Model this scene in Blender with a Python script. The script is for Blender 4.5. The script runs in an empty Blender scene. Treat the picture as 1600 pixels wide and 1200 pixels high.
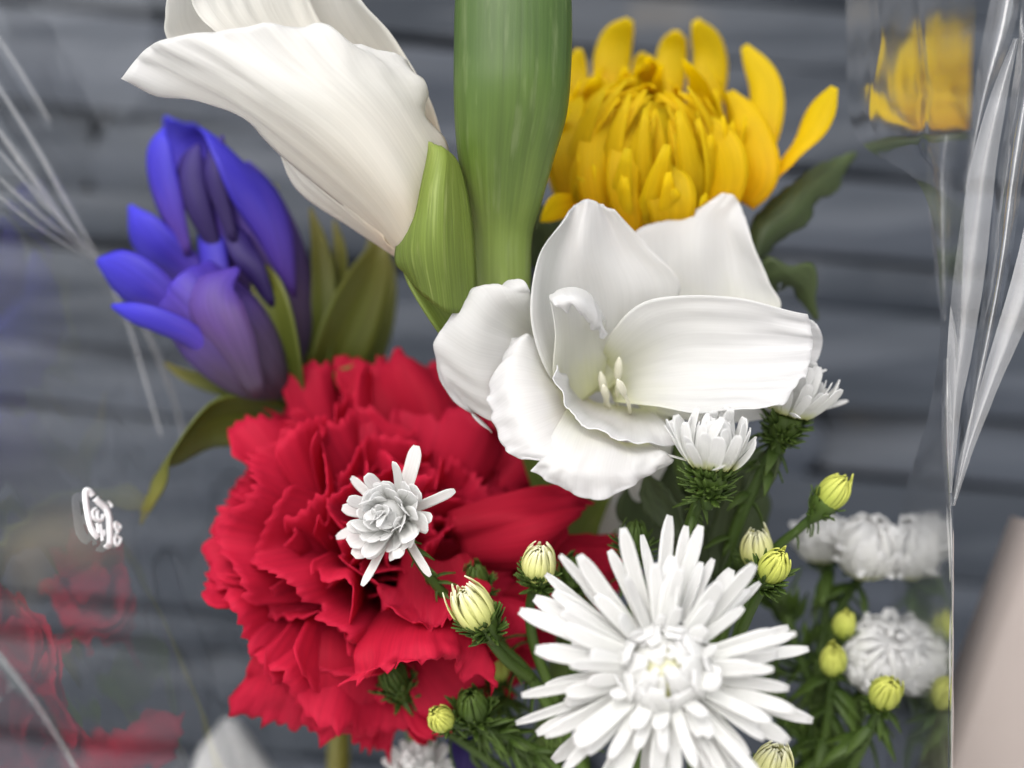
import bpy, math, random
import numpy as np
from mathutils import Vector, Matrix, noise

random.seed(7)
RNG = np.random.default_rng(11)
sc = bpy.context.scene
col = sc.collection

# ------------------------------------------------------------------ camera
D = 0.300            # distance from the lens to the plane in focus (y = 0)
WID = 0.210          # width of the frame at that plane
Z0 = 0.30
cam_d = bpy.data.cameras.new('camera')
cam = bpy.data.objects.new('camera', cam_d)
col.objects.link(cam)
cam.location = (0, -D, Z0)
cam.rotation_euler = (math.radians(90), 0, 0)
cam_d.sensor_width = 36.0
cam_d.lens = 36.0 * D / WID
cam_d.clip_start = 0.01
cam_d.clip_end = 50
cam_d.dof.use_dof = True
cam_d.dof.focus_distance = 0.300
cam_d.dof.aperture_fstop = cam_d.lens / 10.0    # 10 mm opening
cam_d.dof.aperture_blades = 0
sc.camera = cam

# ------------------------------------------------------------------ light
world = bpy.data.worlds.new('World')
sc.world = world
world.use_nodes = True
wn = world.node_tree.nodes
wl = world.node_tree.links
SUN_EL, SUN_AZ = 42.0, -160.0      # azimuth measured from +Y towards +X: behind the camera, to the left
sky = wn.new('ShaderNodeTexSky')
sky.sky_type = 'NISHITA'
sky.sun_disc = False
sky.sun_elevation = math.radians(SUN_EL)
sky.sun_rotation = math.radians(SUN_AZ)
sky.dust_density = 4.0
sky.ozone_density = 1.0
hs = wn.new('ShaderNodeHueSaturation')           # thin overcast: most of the blue is gone
hs.inputs['Saturation'].default_value = 0.25
wl.new(sky.outputs[0], hs.inputs['Color'])
bg = wn['Background']
wl.new(hs.outputs[0], bg.inputs['Color'])
bg.inputs['Strength'].default_value = 0.15
sun_d = bpy.data.lights.new('sun', 'SUN')
sun_d.energy = 1.0
sun_d.angle = math.radians(95)
sun_d.color = (1.0, 0.965, 0.92)
sun = bpy.data.objects.new('sun', sun_d)
col.objects.link(sun)
_el, _az = math.radians(SUN_EL), math.radians(SUN_AZ)
to_sun = Vector((math.sin(_az) * math.cos(_el), math.cos(_az) * math.cos(_el), math.sin(_el)))
sun.rotation_euler = to_sun.to_track_quat('Z', 'Y').to_euler()
sun.location = (0, 0, 2)

sc.view_settings.view_transform = 'Standard'
sc.view_settings.look = 'None'
sc.view_settings.gamma = 1.0
sc.view_settings.use_curve_mapping = False
sc.view_settings.exposure = 0.82

sc.render.engine = 'CYCLES'
sc.cycles.use_denoising = True
sc.cycles.max_bounces = 12
sc.cycles.diffuse_bounces = 9
sc.cycles.transmission_bounces = 6
sc.cycles.transparent_max_bounces = 24
sc.cycles.caustics_reflective = False
sc.cycles.caustics_refractive = False


# ------------------------------------------------------------------ helpers
def P(px, py, d=0.0):
    """a place in the bouquet: position seen in the photograph (1600x1200) and depth in mm behind the plane of focus"""
    d = d * 0.001
    s = WID / 1600.0 * (D + d) / D
    return Vector(((px - 800) * s, d, Z0 - (py - 600) * s))


def PS(d=0.0):
    return WID / 1600.0 * (D + d * 0.001) / D      # metres per pixel at that depth


WORLD = {}


def origin_of(o):
    return WORLD.get(o.name, Vector((0, 0, 0)))


def thing(name, loc, label, cat, group=None):
    o = bpy.data.objects.new(name, None)
    o.empty_display_size = 0.01
    col.objects.link(o)
    o.location = loc
    WORLD[o.name] = Vector(loc)
    o['label'] = label
    o['category'] = cat
    if group:
        o['group'] = group
    return o


def empty_part(name, loc, parent, label=None):
    o = bpy.data.objects.new(name, None)
    o.empty_display_size = 0.005
    col.objects.link(o)
    o.parent = parent
    o.location = Vector(loc) - origin_of(parent)
    WORLD[o.name] = Vector(loc)
    if label:
        o['label'] = label
    return o


def mesh_from(name, verts, faces, uvs=None, smooth=True):
    me = bpy.data.meshes.new(name)
    me.from_pydata([tuple(v) for v in verts], [], faces)
    if uvs is not None:
        ul = me.uv_layers.new(name='UVMap')
        idx = np.zeros(len(me.loops), dtype=np.int32)
        me.loops.foreach_get('vertex_index', idx)
        ul.data.foreach_set('uv', np.asarray(uvs, dtype=np.float32)[idx].ravel())
    if smooth:
        me.polygons.foreach_set('use_smooth', np.ones(len(me.polygons), dtype=bool))
    me.update()
    return me


def add(name, data, mat, parent=None, kind=None):
    """data = (verts in world space, faces, uvs): one mesh object, a child of parent"""
    v, f, uv = data
    v = np.asarray(v, dtype=np.float64)
    c = v.mean(axis=0)
    me = mesh_from(name, v - c, f, uv)
    me.materials.append(mat)
    o = bpy.data.objects.new(name, me)
    col.objects.link(o)
    if parent is not None:
        o.parent = parent
        o.location = Vector(c) - origin_of(parent)
    else:
        o.location = c
    WORLD[o.name] = Vector(c)
    if kind:
        o['kind'] = kind
    return o


def place(name, me, M, parent, kind=None):
    """an object that shares mesh data, put at the world matrix M under parent"""
    o = bpy.data.objects.new(name, me)
    col.objects.link(o)
    o.parent = parent
    o.matrix_basis = Matrix.Translation(-origin_of(parent)) @ M
    WORLD[o.name] = M.to_translation()
    if kind:
        o['kind'] = kind
    return o


def catmull(A, t):
    """A (n, ...) control values, t in 0..1 -> interpolated"""
    A = np.asarray(A, dtype=np.float64)
    n = len(A)
    x = np.clip(np.asarray(t), 0, 1) * (n - 1)
    i = np.minimum(x.astype(int), n - 2)
    f = (x - i)
    sh = (len(f),) + (1,) * (A.ndim - 1)
    f = f.reshape(sh)
    ext = np.concatenate([[2 * A[0] - A[1]], A, [2 * A[-1] - A[-2]]])
    p0, p1, p2, p3 = ext[i], ext[i + 1], ext[i + 2], ext[i + 3]
    return 0.5 * ((2 * p1) + (-p0 + p2) * f + (2 * p0 - 5 * p1 + 4 * p2 - p3) * f * f + (-p0 + 3 * p1 - 3 * p2 + p3) * f ** 3)


def grid_normals(G):
    du = np.gradient(G, axis=1)
    dv = np.gradient(G, axis=0)
    n = np.cross(du, dv)
    l = np.linalg.norm(n, axis=2, keepdims=True)
    return n / np.maximum(l, 1e-12)


def shell(G, th):
    """grid (rows, cols, 3) -> closed thin sheet of that thickness with rounded rims"""
    R, C, _ = G.shape
    N = grid_normals(G)
    u = np.linspace(0, 1, C)
    v = np.linspace(0, 1, R)
    edge = np.ones((R, C, 1))
    top = G + N * th * 0.5
    bot = G - N * th * 0.5
    V = np.concatenate([top.reshape(-1, 3), bot.reshape(-1, 3)])
    UV = np.stack(np.meshgrid(u, v), axis=2).reshape(-1, 2)
    UV = np.concatenate([UV, UV])
    F = []
    off = R * C
    for r in range(R - 1):
        b = r * C
        for c in range(C - 1):
            a0 = b + c
            F.append((a0, a0 + 1, a0 + C + 1, a0 + C))
            F.append((off + a0, off + a0 + C, off + a0 + C + 1, off + a0 + 1))
    for c in range(C - 1):
        F.append((c, off + c, off + c + 1, c + 1))
        a0 = (R - 1) * C + c
        F.append((a0, a0 + 1, off + a0 + 1, off + a0))
    for r in range(R - 1):
        a0 = r * C
        F.append((a0, a0 + C, off + a0 + C, off + a0))
        a0 = r * C + C - 1
        F.append((a0, off + a0, off + a0 + C, a0 + C))
    return V, F, UV


def net(rows, nv=36, nu=36, th=0.0004, ruffle=0.0, rf=3.0, seed=0, wave=0.0, raw=False, crimp=0.0, pleat=0.0):
    """rows of (px, py, depth) control points -> smooth petal"""
    A = np.array([[tuple(P(*p)) for p in r] for r in rows])
    A = catmull(A, np.linspace(0, 1, nv))
    A = catmull(A.transpose(1, 0, 2), np.linspace(0, 1, nu)).transpose(1, 0, 2)
    if ruffle or wave or crimp or pleat:
        N = grid_normals(A)
        u = np.linspace(0, 1, nu)
        v = np.linspace(0, 1, nv)
        disp = np.zeros((nv, nu))
        for i in range(nv):
            for j in range(nu):
                e = max(abs(2 * u[j] - 1) * min(1, v[i] * 1.6), v[i])
                e3 = e ** 5
                n1 = noise.noise(Vector((u[j] * rf * 2, v[i] * rf * 0.8, seed * 3.7)))
                n2 = noise.noise(Vector((u[j] * rf * 7, v[i] * rf * 2, seed * 1.3 + 9)))
                n3 = noise.noise(Vector((u[j] * 2.2, v[i] * 1.6, seed * 5.1 + 3)))
                # radial crimping: fine pleats that fade towards the base
                n4 = noise.noise(Vector((u[j] * rf * 14, v[i] * 1.2, seed * 2.9 + 5)))
                disp[i, j] = ruffle * e3 * (n1 + 0.18 * n2) + wave * n3 + crimp * n4 * (0.25 + 0.75 * e ** 2)
                if pleat:      # radiating creases, strongest at the rim
                    disp[i, j] += pleat * v[i] ** 2 * (0.4 + abs(n3)) * math.sin(2 * math.pi * (6.5 * u[j] + 1.3 * n3) + seed)
        A = A + N * disp[..., None]
    if raw:
        return A
    return shell(A, th)


def path_sheet(pts, hw, side, cup=0.3, rows=14, cols=7, th=0.0004, hwr=None, fold=0.0, twist=0.0, rag=0.0, seed=0, groove=0.0):
    """strap, leaf or petal: centre line (Vectors), half widths along it, sideways direction"""
    pts = np.array([tuple(p) for p in pts])
    t = np.linspace(0, 1, rows)
    C = catmull(pts, t)
    T = np.gradient(C, axis=0)
    T /= np.linalg.norm(T, axis=1, keepdims=True)
    W = np.maximum(catmull(np.array(hw, dtype=float), t), 1e-6)
    WR = np.maximum(catmull(np.array(hwr, dtype=float), t), 1e-6) if hwr is not None else W
    S0 = np.array(tuple(side), dtype=float)
    G = np.zeros((rows, cols, 3))
    us = np.linspace(-1, 1, cols)
    for i in range(rows):
        S = S0 - T[i] * S0.dot(T[i])
        S /= np.linalg.norm(S)
        N = np.cross(S, T[i])
        if twist:
            a = twist * t[i]
            S, N = S * math.cos(a) + N * math.sin(a), N * math.cos(a) - S * math.sin(a)
        for j, u in enumerate(us):
            w = WR[i] if u > 0 else W[i]
            if rag:
                w = w * (1 + rag * noise.noise(Vector((t[i] * 9, u * 0.5, seed * 3.1))))
            G[i, j] = C[i] + S * w * u + N * (cup * w * u * u + fold * w * abs(u) + groove * w * math.cos(3 * math.pi * u))
    return shell(G, th)


def tube(pts, rad, seg=10, rows=None, squash=None):
    pts = np.array([tuple(p) for p in pts])
    rows = rows or max(8, len(pts) * 5)
    t = np.linspace(0, 1, rows)
    C = catmull(pts, t)
    R = catmull(np.array(rad, dtype=float), t) if len(rad) > 1 else np.full(rows, rad[0])
    T = np.gradient(C, axis=0)
    T /= np.linalg.norm(T, axis=1, keepdims=True)
    ref = np.array([0.0, 1.0, 0.0])
    if abs(T[0].dot(ref)) > 0.85:
        ref = np.array([1.0, 0, 0])
    V, UV = [], []
    for i in range(rows):
        S = np.cross(T[i], ref)
        S /= np.linalg.norm(S)
        N = np.cross(S, T[i])
        for k in range(seg):
            a = 2 * math.pi * k / seg
            q = squash if squash else 1.0
            V.append(C[i] + (S * math.cos(a) + N * math.sin(a) * q) * R[i])
            UV.append((k / seg, t[i]))
    F = []
    for i in range(rows - 1):
        for k in range(seg):
            a, b = i * seg + k, i * seg + (k + 1) % seg
            F.append((a, b, b + seg, a + seg))
    F.append(tuple(range(seg))[::-1])
    F.append(tuple((rows - 1) * seg + k for k in range(seg)))
    return np.array(V), F, np.array(UV)


def join(parts):
    V, F, U = [], [], []
    n = 0
    for v, f, u in parts:
        V.append(np.asarray(v))
        U.append(np.asarray(u))
        F += [tuple(i + n for i in q) for q in f]
        n += len(v)
    return np.concatenate(V), F, np.concatenate(U)


def basis(origin, side, along, up):
    M = Matrix.Identity(4)
    for i in range(3):
        M[i][0], M[i][1], M[i][2], M[i][3] = side[i], along[i], up[i], origin[i]
    return M


def frame_of(axis):
    a = Vector(axis).normalized()
    e = Vector((0, 0, 1)) if abs(a.z) < 0.8 else Vector((1, 0, 0))
    e = (e - a * e.dot(a)).normalized()
    return a, e, a.cross(e)


# ------------------------------------------------------------------ materials
def new_mat(name):
    m = bpy.data.materials.new(name)
    m.use_nodes = True
    nt = m.node_tree
    nt.nodes.clear()
    return m, nt.nodes, nt.links


def petal_mat(name, stops, trans=0.3, rough=0.55, vein=0.12, vein_scale=(60, 2.5), bump=0.15, jitter=0.06, spec=0.25, tcol=None, mottle=0.0,
              mottle_col=(1, 1, 1), sheen=0.0, subs=0.0, across=None):
    """stops: colours along the petal from its base (0) to its rim (1); fine veins run lengthwise"""
    m, n, l = new_mat(name)
    out = n.new('ShaderNodeOutputMaterial')
    uv = n.new('ShaderNodeUVMap')
    sep = n.new('ShaderNodeSeparateXYZ')
    l.new(uv.outputs[0], sep.inputs[0])
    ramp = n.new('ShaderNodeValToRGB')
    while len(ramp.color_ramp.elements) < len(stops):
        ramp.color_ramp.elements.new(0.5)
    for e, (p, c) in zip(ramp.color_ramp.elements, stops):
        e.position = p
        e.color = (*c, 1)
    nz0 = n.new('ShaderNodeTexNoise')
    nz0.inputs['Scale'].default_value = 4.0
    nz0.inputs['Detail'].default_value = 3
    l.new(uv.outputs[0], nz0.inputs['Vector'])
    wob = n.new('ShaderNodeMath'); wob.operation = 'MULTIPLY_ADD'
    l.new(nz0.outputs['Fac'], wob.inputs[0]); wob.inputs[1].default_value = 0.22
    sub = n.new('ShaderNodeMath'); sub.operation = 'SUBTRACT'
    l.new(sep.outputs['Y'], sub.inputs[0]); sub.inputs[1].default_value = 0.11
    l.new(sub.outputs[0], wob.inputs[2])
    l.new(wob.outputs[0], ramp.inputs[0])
    mp = n.new('ShaderNodeMapping')
    mp.inputs['Scale'].default_value = (vein_scale[0], vein_scale[1], 1)
    l.new(uv.outputs[0], mp.inputs['Vector'])
    vn = n.new('ShaderNodeTexNoise')
    vn.inputs['Scale'].default_value = 1.0
    vn.inputs['Detail'].default_value = 4
    l.new(mp.outputs[0], vn.inputs['Vector'])
    mr = n.new('ShaderNodeMapRange')
    mr.inputs['From Min'].default_value = 0.3
    mr.inputs['From Max'].default_value = 0.7
    mr.inputs['To Min'].default_value = 1.0 - vein
    mr.inputs['To Max'].default_value = 1.0
    l.new(vn.outputs['Fac'], mr.inputs['Value'])
    oi = n.new('ShaderNodeObjectInfo')
    mj = n.new('ShaderNodeMapRange')
    mj.inputs['To Min'].default_value = 1.0 - jitter
    mj.inputs['To Max'].default_value = 1.0
    l.new(oi.outputs['Random'], mj.inputs['Value'])
    mul = n.new('ShaderNodeMath'); mul.operation = 'MULTIPLY'
    l.new(mr.outputs[0], mul.inputs[0]); l.new(mj.outputs[0], mul.inputs[1])
    cm = n.new('ShaderNodeMix'); cm.data_type = 'RGBA'; cm.blend_type = 'MULTIPLY'
    cm.inputs['Factor'].default_value = 1.0
    l.new(ramp.outputs[0], cm.inputs['A']); l.new(mul.outputs[0], cm.inputs['B'])
    colour = cm.outputs['Result']
    if mottle:
        nz = n.new('ShaderNodeTexNoise')
        nz.inputs['Scale'].default_value = 1.0
        nz.inputs['Detail'].default_value = 5
        mp2 = n.new('ShaderNodeMapping')
        mp2.inputs['Scale'].default_value = (vein_scale[0] * 0.45, vein_scale[1] * 2.2, 1)
        l.new(uv.outputs[0], mp2.inputs['Vector'])
        l.new(mp2.outputs[0], nz.inputs['Vector'])
        r2 = n.new('ShaderNodeMapRange')
        r2.inputs['From Min'].default_value = 0.56
        r2.inputs['From Max'].default_value = 0.72
        r2.inputs['To Max'].default_value = mottle
        l.new(nz.outputs['Fac'], r2.inputs['Value'])
        c2 = n.new('ShaderNodeMix'); c2.data_type = 'RGBA'
        l.new(r2.outputs[0], c2.inputs['Factor'])
        l.new(colour, c2.inputs['A'])
        c2.inputs['B'].default_value = (*mottle_col, 1)
        colour = c2.outputs['Result']
    bp = n.new('ShaderNodeBump')
    bp.inputs['Strength'].default_value = bump
    bp.inputs['Distance'].default_value = 0.0006
    l.new(vn.outputs['Fac'], bp.inputs['Height'])
    pr = n.new('ShaderNodeBsdfPrincipled')
    l.new(colour, pr.inputs['Base Color'])
    pr.inputs['Roughness'].default_value = rough
    pr.inputs['Specular IOR Level'].default_value = spec
    if sheen:
        pr.inputs['Sheen Weight'].default_value = sheen
    l.new(bp.outputs[0], pr.inputs['Normal'])
    if trans > 0:
        tr = n.new('ShaderNodeBsdfTranslucent')
        if tcol:
            tm = n.new('ShaderNodeMix'); tm.data_type = 'RGBA'; tm.blend_type = 'MULTIPLY'
            tm.inputs['Factor'].default_value = 1.0
            l.new(colour, tm.inputs['A']); tm.inputs['B'].default_value = (*tcol, 1)
            l.new(tm.outputs['Result'], tr.inputs['Color'])
        else:
            l.new(colour, tr.inputs['Color'])
        mx = n.new('ShaderNodeMixShader')
        mx.inputs[0].default_value = trans
        l.new(pr.outputs[0], mx.inputs[1]); l.new(tr.outputs[0], mx.inputs[2])
        l.new(mx.outputs[0], out.inputs['Surface'])
    else:
        l.new(pr.outputs[0], out.inputs['Surface'])
    return m


M = {}
W1 = (0.86, 0.86, 0.86)
M['glad'] = petal_mat('gladiolus petal', [(0.0, (0.82, 0.83, 0.58)), (0.20, (0.80, 0.80, 0.735)), (0.42, (0.81, 0.81, 0.80)), (1.0, (0.81, 0.81, 0.82))],
                      trans=0.6, vein=0.06, vein_scale=(80, 1.4), bump=0.22, rough=0.5, jitter=0.02)
M['glad_side'] = petal_mat('gladiolus outer petal', [(0.0, (0.86, 0.78, 0.66)), (0.3, (0.81, 0.785, 0.725)), (0.65, (0.82, 0.815, 0.785)), (1.0, (0.82, 0.82, 0.815))],
                           trans=0.6, vein=0.07, vein_scale=(70, 1.2), bump=0.22, rough=0.5, jitter=0.02)
M['stamen'] = petal_mat('stamen', [(0, (0.90, 0.89, 0.76)), (1, (0.90, 0.88, 0.76))], trans=0.4, vein=0.05)
M['spathe'] = petal_mat('gladiolus sheath', [(0.0, (0.26, 0.33, 0.10)), (0.26, (0.20, 0.28, 0.06)), (0.46, (0.095, 0.155, 0.028)), (0.66, (0.052, 0.098, 0.018)), (1.0, (0.062, 0.115, 0.022))],
                        trans=0.08, vein=0.28, vein_scale=(34, 3.0), bump=0.2, rough=0.4, spec=0.4, mottle=0.28, mottle_col=(0.24, 0.29, 0.14))
M['bract'] = petal_mat('gladiolus bract', [(0.0, (0.12, 0.17, 0.03)), (0.4, (0.16, 0.22, 0.04)), (0.85, (0.21, 0.27, 0.055)), (1.0, (0.24, 0.29, 0.07))],
                       trans=0.12, vein=0.35, vein_scale=(40, 1.4), bump=0.3, rough=0.45, mottle=0.3, mottle_col=(0.36, 0.40, 0.15))
M['stem'] = petal_mat('stem', [(0, (0.09, 0.14, 0.028)), (1, (0.11, 0.17, 0.035))], trans=0.0, vein=0.3, vein_scale=(12, 6), rough=0.5)
M['yellow'] = petal_mat('chrysanthemum petal', [(0.0, (0.97, 0.62, 0.006)), (0.5, (0.985, 0.76, 0.010)), (1.0, (0.985, 0.80, 0.016))],
                        trans=0.72, vein=0.18, vein_scale=(14, 1.2), bump=0.4, rough=0.5, jitter=0.12)
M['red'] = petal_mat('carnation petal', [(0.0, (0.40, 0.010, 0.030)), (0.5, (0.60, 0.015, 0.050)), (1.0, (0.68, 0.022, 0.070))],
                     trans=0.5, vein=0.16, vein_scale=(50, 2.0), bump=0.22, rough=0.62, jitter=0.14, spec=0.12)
M['blue'] = petal_mat('gentian lobe', [(0.0, (0.12, 0.06, 0.34)), (0.45, (0.055, 0.038, 0.46)), (1.0, (0.052, 0.046, 0.64))],
                      trans=0.25, vein=0.22, vein_scale=(16, 1.5), bump=0.2, rough=0.5, jitter=0.15)
M['blue_tube'] = petal_mat('gentian tube', [(0.0, (0.075, 0.06, 0.075)), (0.35, (0.08, 0.052, 0.12)), (0.7, (0.07, 0.036, 0.25)), (1.0, (0.06, 0.034, 0.40))],
                           trans=0.1, vein=0.3, vein_scale=(22, 1.2), bump=0.3, rough=0.5)
M['blue_mid'] = petal_mat('gentian purple lobe', [(0.0, (0.09, 0.065, 0.10)), (0.4, (0.10, 0.052, 0.20)), (1.0, (0.085, 0.045, 0.40))], trans=0.2, vein=0.25, vein_scale=(16, 1.4), bump=0.2, rough=0.5)
M['blue_dark'] = petal_mat('gentian pleat', [(0, (0.022, 0.012, 0.07)), (1, (0.03, 0.016, 0.16))], trans=0.1, vein=0.2, vein_scale=(16, 1.5))
M['olive'] = petal_mat('gentian leaf', [(0.0, (0.085, 0.125, 0.020)), (0.5, (0.14, 0.165, 0.026)), (1.0, (0.24, 0.21, 0.040))],
                       trans=0.35, vein=0.3, vein_scale=(18, 1.2), bump=0.3, rough=0.4, spec=0.4)
M['leaf'] = petal_mat('dark leaf', [(0.0, (0.040, 0.060, 0.022)), (1.0, (0.068, 0.095, 0.036))], trans=0.12, vein=0.35, vein_scale=(9, 5), bump=0.5, rough=0.5)
M['sprig'] = petal_mat('aster green', [(0.0, (0.034, 0.066, 0.011)), (1.0, (0.068, 0.112, 0.019))], trans=0.1, vein=0.2, vein_scale=(8, 3), rough=0.5)
M['aster'] = petal_mat('aster ray', [(0.0, (0.76, 0.80, 0.36)), (0.14, (0.86, 0.88, 0.68)), (0.28, (0.89, 0.895, 0.87)), (1.0, (0.90, 0.90, 0.90))],
                       trans=0.6, vein=0.10, vein_scale=(9, 0.6), bump=0.35, rough=0.5, jitter=0.04)
M['cream'] = petal_mat('aster bud floret', [(0.0, (0.50, 0.56, 0.14)), (0.5, (0.68, 0.69, 0.26)), (0.8, (0.76, 0.75, 0.38)), (1.0, (0.85, 0.84, 0.62))],
                       trans=0.2, vein=0.12, vein_scale=(8, 1.0), bump=0.3, rough=0.5)
M['lime'] = petal_mat('unopened floret', [(0.0, (0.28, 0.36, 0.05)), (1.0, (0.62, 0.64, 0.14))], trans=0.15, vein=0.15, vein_scale=(8, 1.0), rough=0.5)


def slate_mat():
    m, n, l = new_mat('slate')
    out = n.new('ShaderNodeOutputMaterial')
    pr = n.new('ShaderNodeBsdfPrincipled')
    tc = n.new('ShaderNodeTexCoord')
    geo = n.new('ShaderNodeNewGeometry')
    oi = n.new('ShaderNodeObjectInfo')
    ramp = n.new('ShaderNodeValToRGB')
    ramp.color_ramp.elements[0].color = (0.008, 0.013, 0.022, 1)
    ramp.color_ramp.elements[1].color = (0.030, 0.038, 0.055, 1)
    e = ramp.color_ramp.elements.new(0.55); e.color = (0.016, 0.023, 0.035, 1)
    mp = n.new('ShaderNodeMapping')
    mp.inputs['Scale'].default_value = (9, 9, 70)
    l.new(geo.outputs['Position'], mp.inputs['Vector'])
    nz = n.new('ShaderNodeTexNoise'); nz.inputs['Scale'].default_value = 1.0; nz.inputs['Detail'].default_value = 6
    l.new(mp.outputs[0], nz.inputs['Vector'])
    ma = n.new('ShaderNodeMath'); ma.operation = 'MULTIPLY_ADD'
    l.new(oi.outputs['Random'], ma.inputs[0]); ma.inputs[1].default_value = 0.60
    sb = n.new('ShaderNodeMath'); sb.operation = 'SUBTRACT'
    l.new(nz.outputs['Fac'], sb.inputs[0]); sb.inputs[1].default_value = 0.2
    l.new(sb.outputs[0], ma.inputs[2])
    l.new(ma.outputs[0], ramp.inputs[0])
    # rusty stains
    n2 = n.new('ShaderNodeTexNoise'); n2.inputs['Scale'].default_value = 9; n2.inputs['Detail'].default_value = 4
    l.new(geo.outputs['Position'], n2.inputs['Vector'])
    r2 = n.new('ShaderNodeMapRange')
    r2.inputs['From Min'].default_value = 0.62; r2.inputs['From Max'].default_value = 0.74; r2.inputs['To Max'].default_value = 0.6
    l.new(n2.outputs['Fac'], r2.inputs['Value'])
    mx = n.new('ShaderNodeMix'); mx.data_type = 'RGBA'
    l.new(r2.outputs[0], mx.inputs['Factor']); l.new(ramp.outputs[0], mx.inputs['A'])
    mx.inputs['B'].default_value = (0.19, 0.15, 0.09, 1)
    l.new(mx.outputs['Result'], pr.inputs['Base Color'])
    pr.inputs['Roughness'].default_value = 0.6
    bp = n.new('ShaderNodeBump'); bp.inputs['Strength'].default_value = 0.6; bp.inputs['Distance'].default_value = 0.002
    l.new(nz.outputs['Fac'], bp.inputs['Height']); l.new(bp.outputs[0], pr.inputs['Normal'])
    l.new(pr.outputs[0], out.inputs['Surface'])
    return m


def plain_mat(name, c, rough=0.7, var=0.1, scale=40, emit=0):
    m, n, l = new_mat(name)
    out = n.new('ShaderNodeOutputMaterial')
    pr = n.new('ShaderNodeBsdfPrincipled')
    geo = n.new('ShaderNodeNewGeometry')
    nz = n.new('ShaderNodeTexNoise'); nz.inputs['Scale'].default_value = scale; nz.inputs['Detail'].default_value = 6
    l.new(geo.outputs['Position'], nz.inputs['Vector'])
    ramp = n.new('ShaderNodeValToRGB')
    ramp.color_ramp.elements[0].color = (*[x * (1 - var) for x in c], 1)
    ramp.color_ramp.elements[1].color = (*[min(1, x * (1 + var)) for x in c], 1)
    l.new(nz.outputs['Fac'], ramp.inputs[0])
    l.new(ramp.outputs[0], pr.inputs['Base Color'])
    pr.inputs['Roughness'].default_value = rough
    bp = n.new('ShaderNodeBump'); bp.inputs['Strength'].default_value = 0.3; bp.inputs['Distance'].default_value = 0.001
    l.new(nz.outputs['Fac'], bp.inputs['Height']); l.new(bp.outputs[0], pr.inputs['Normal'])
    l.new(pr.outputs[0], out.inputs['Surface'])
    return m


def cello_mat(name, haze=0.015, ior=1.5, rough=0.03, layers=1):
    """clear thin film: Fresnel reflection from both faces of the film, slight milky haze"""
    m, n, l = new_mat(name)
    out = n.new('ShaderNodeOutputMaterial')
    geo = n.new('ShaderNodeNewGeometry')
    dt = n.new('ShaderNodeVectorMath'); dt.operation = 'DOT_PRODUCT'
    l.new(geo.outputs['Incoming'], dt.inputs[0]); l.new(geo.outputs['Normal'], dt.inputs[1])
    ab = n.new('ShaderNodeMath'); ab.operation = 'ABSOLUTE'
    l.new(dt.outputs['Value'], ab.inputs[0])
    om = n.new('ShaderNodeMath'); om.operation = 'SUBTRACT'; om.inputs[0].default_value = 1.0
    l.new(ab.outputs[0], om.inputs[1])
    p5 = n.new('ShaderNodeMath'); p5.operation = 'POWER'; p5.inputs[1].default_value = 5.0
    l.new(om.outputs[0], p5.inputs[0])
    f0 = ((ior - 1) / (ior + 1)) ** 2
    fr = n.new('ShaderNodeMath'); fr.operation = 'MULTIPLY_ADD'      # Schlick: the same from either side of the film
    fr.inputs[1].default_value = 1 - f0; fr.inputs[2].default_value = f0
    l.new(p5.outputs[0], fr.inputs[0])
    # several faces of film, one behind the other: R = mF / (1 + (m - 1)F)
    m_ = 2.0 * layers
    a = n.new('ShaderNodeMath'); a.operation = 'MULTIPLY'; a.inputs[1].default_value = m_
    b = n.new('ShaderNodeMath'); b.operation = 'MULTIPLY_ADD'; b.inputs[1].default_value = m_ - 1; b.inputs[2].default_value = 1.0
    c = n.new('ShaderNodeMath'); c.operation = 'DIVIDE'
    l.new(fr.outputs[0], a.inputs[0]); l.new(fr.outputs[0], b.inputs[0])
    l.new(a.outputs[0], c.inputs[0]); l.new(b.outputs[0], c.inputs[1])
    tr = n.new('ShaderNodeBsdfTransparent'); tr.inputs['Color'].default_value = (0.97, 0.975, 0.98, 1)
    gl = n.new('ShaderNodeBsdfGlossy'); gl.inputs['Roughness'].default_value = rough
    gl.inputs['Color'].default_value = (1, 1, 1, 1)
    df = n.new('ShaderNodeBsdfDiffuse'); df.inputs['Color'].default_value = (0.8, 0.8, 0.82, 1)
    m1 = n.new('ShaderNodeMixShader'); m1.inputs[0].default_value = haze
    l.new(tr.outputs[0], m1.inputs[1]); l.new(df.outputs[0], m1.inputs[2])
    m2 = n.new('ShaderNodeMixShader')
    l.new(c.outputs[0], m2.inputs[0]); l.new(m1.outputs[0], m2.inputs[1]); l.new(gl.outputs[0], m2.inputs[2])
    l.new(m2.outputs[0], out.inputs['Surface'])
    return m


M['slate'] = slate_mat()
M['slab'] = plain_mat('pale stone', (0.25, 0.215, 0.20), 0.75, 0.06)
M['paper'] = plain_mat('white tissue', (0.45, 0.45, 0.45), 0.8, 0.05)
M['print'] = plain_mat('white print', (0.85, 0.85, 0.86), 0.6, 0.02)
M['cello'] = cello_mat('cellophane', layers=1.2, rough=0.05)
M['cello_multi'] = cello_mat('cellophane in layers', haze=0.02, layers=4, rough=0.13)
M['cello_fold'] = cello_mat('cellophane folds', haze=0.10, layers=2)
M['crease'] = cello_mat('crease highlight', haze=0.15, layers=1.5, rough=0.2)  # milky haze stands in for the bright highlights along the folds

M['ground'] = plain_mat('bounce ground', (0.62, 0.60, 0.57), 0.8, 0.12, 18)  # unseen ground, added and kept pale to bounce light up at the flowers
gv = [(-3, -3, 0), (3, -3, 0), (3, 0.5, 0), (-3, 0.5, 0)]
ground = add('ground', (gv, [(0, 1, 2, 3)], [(0, 0)] * 4), M['ground'])
ground['kind'] = 'structure'

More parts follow.
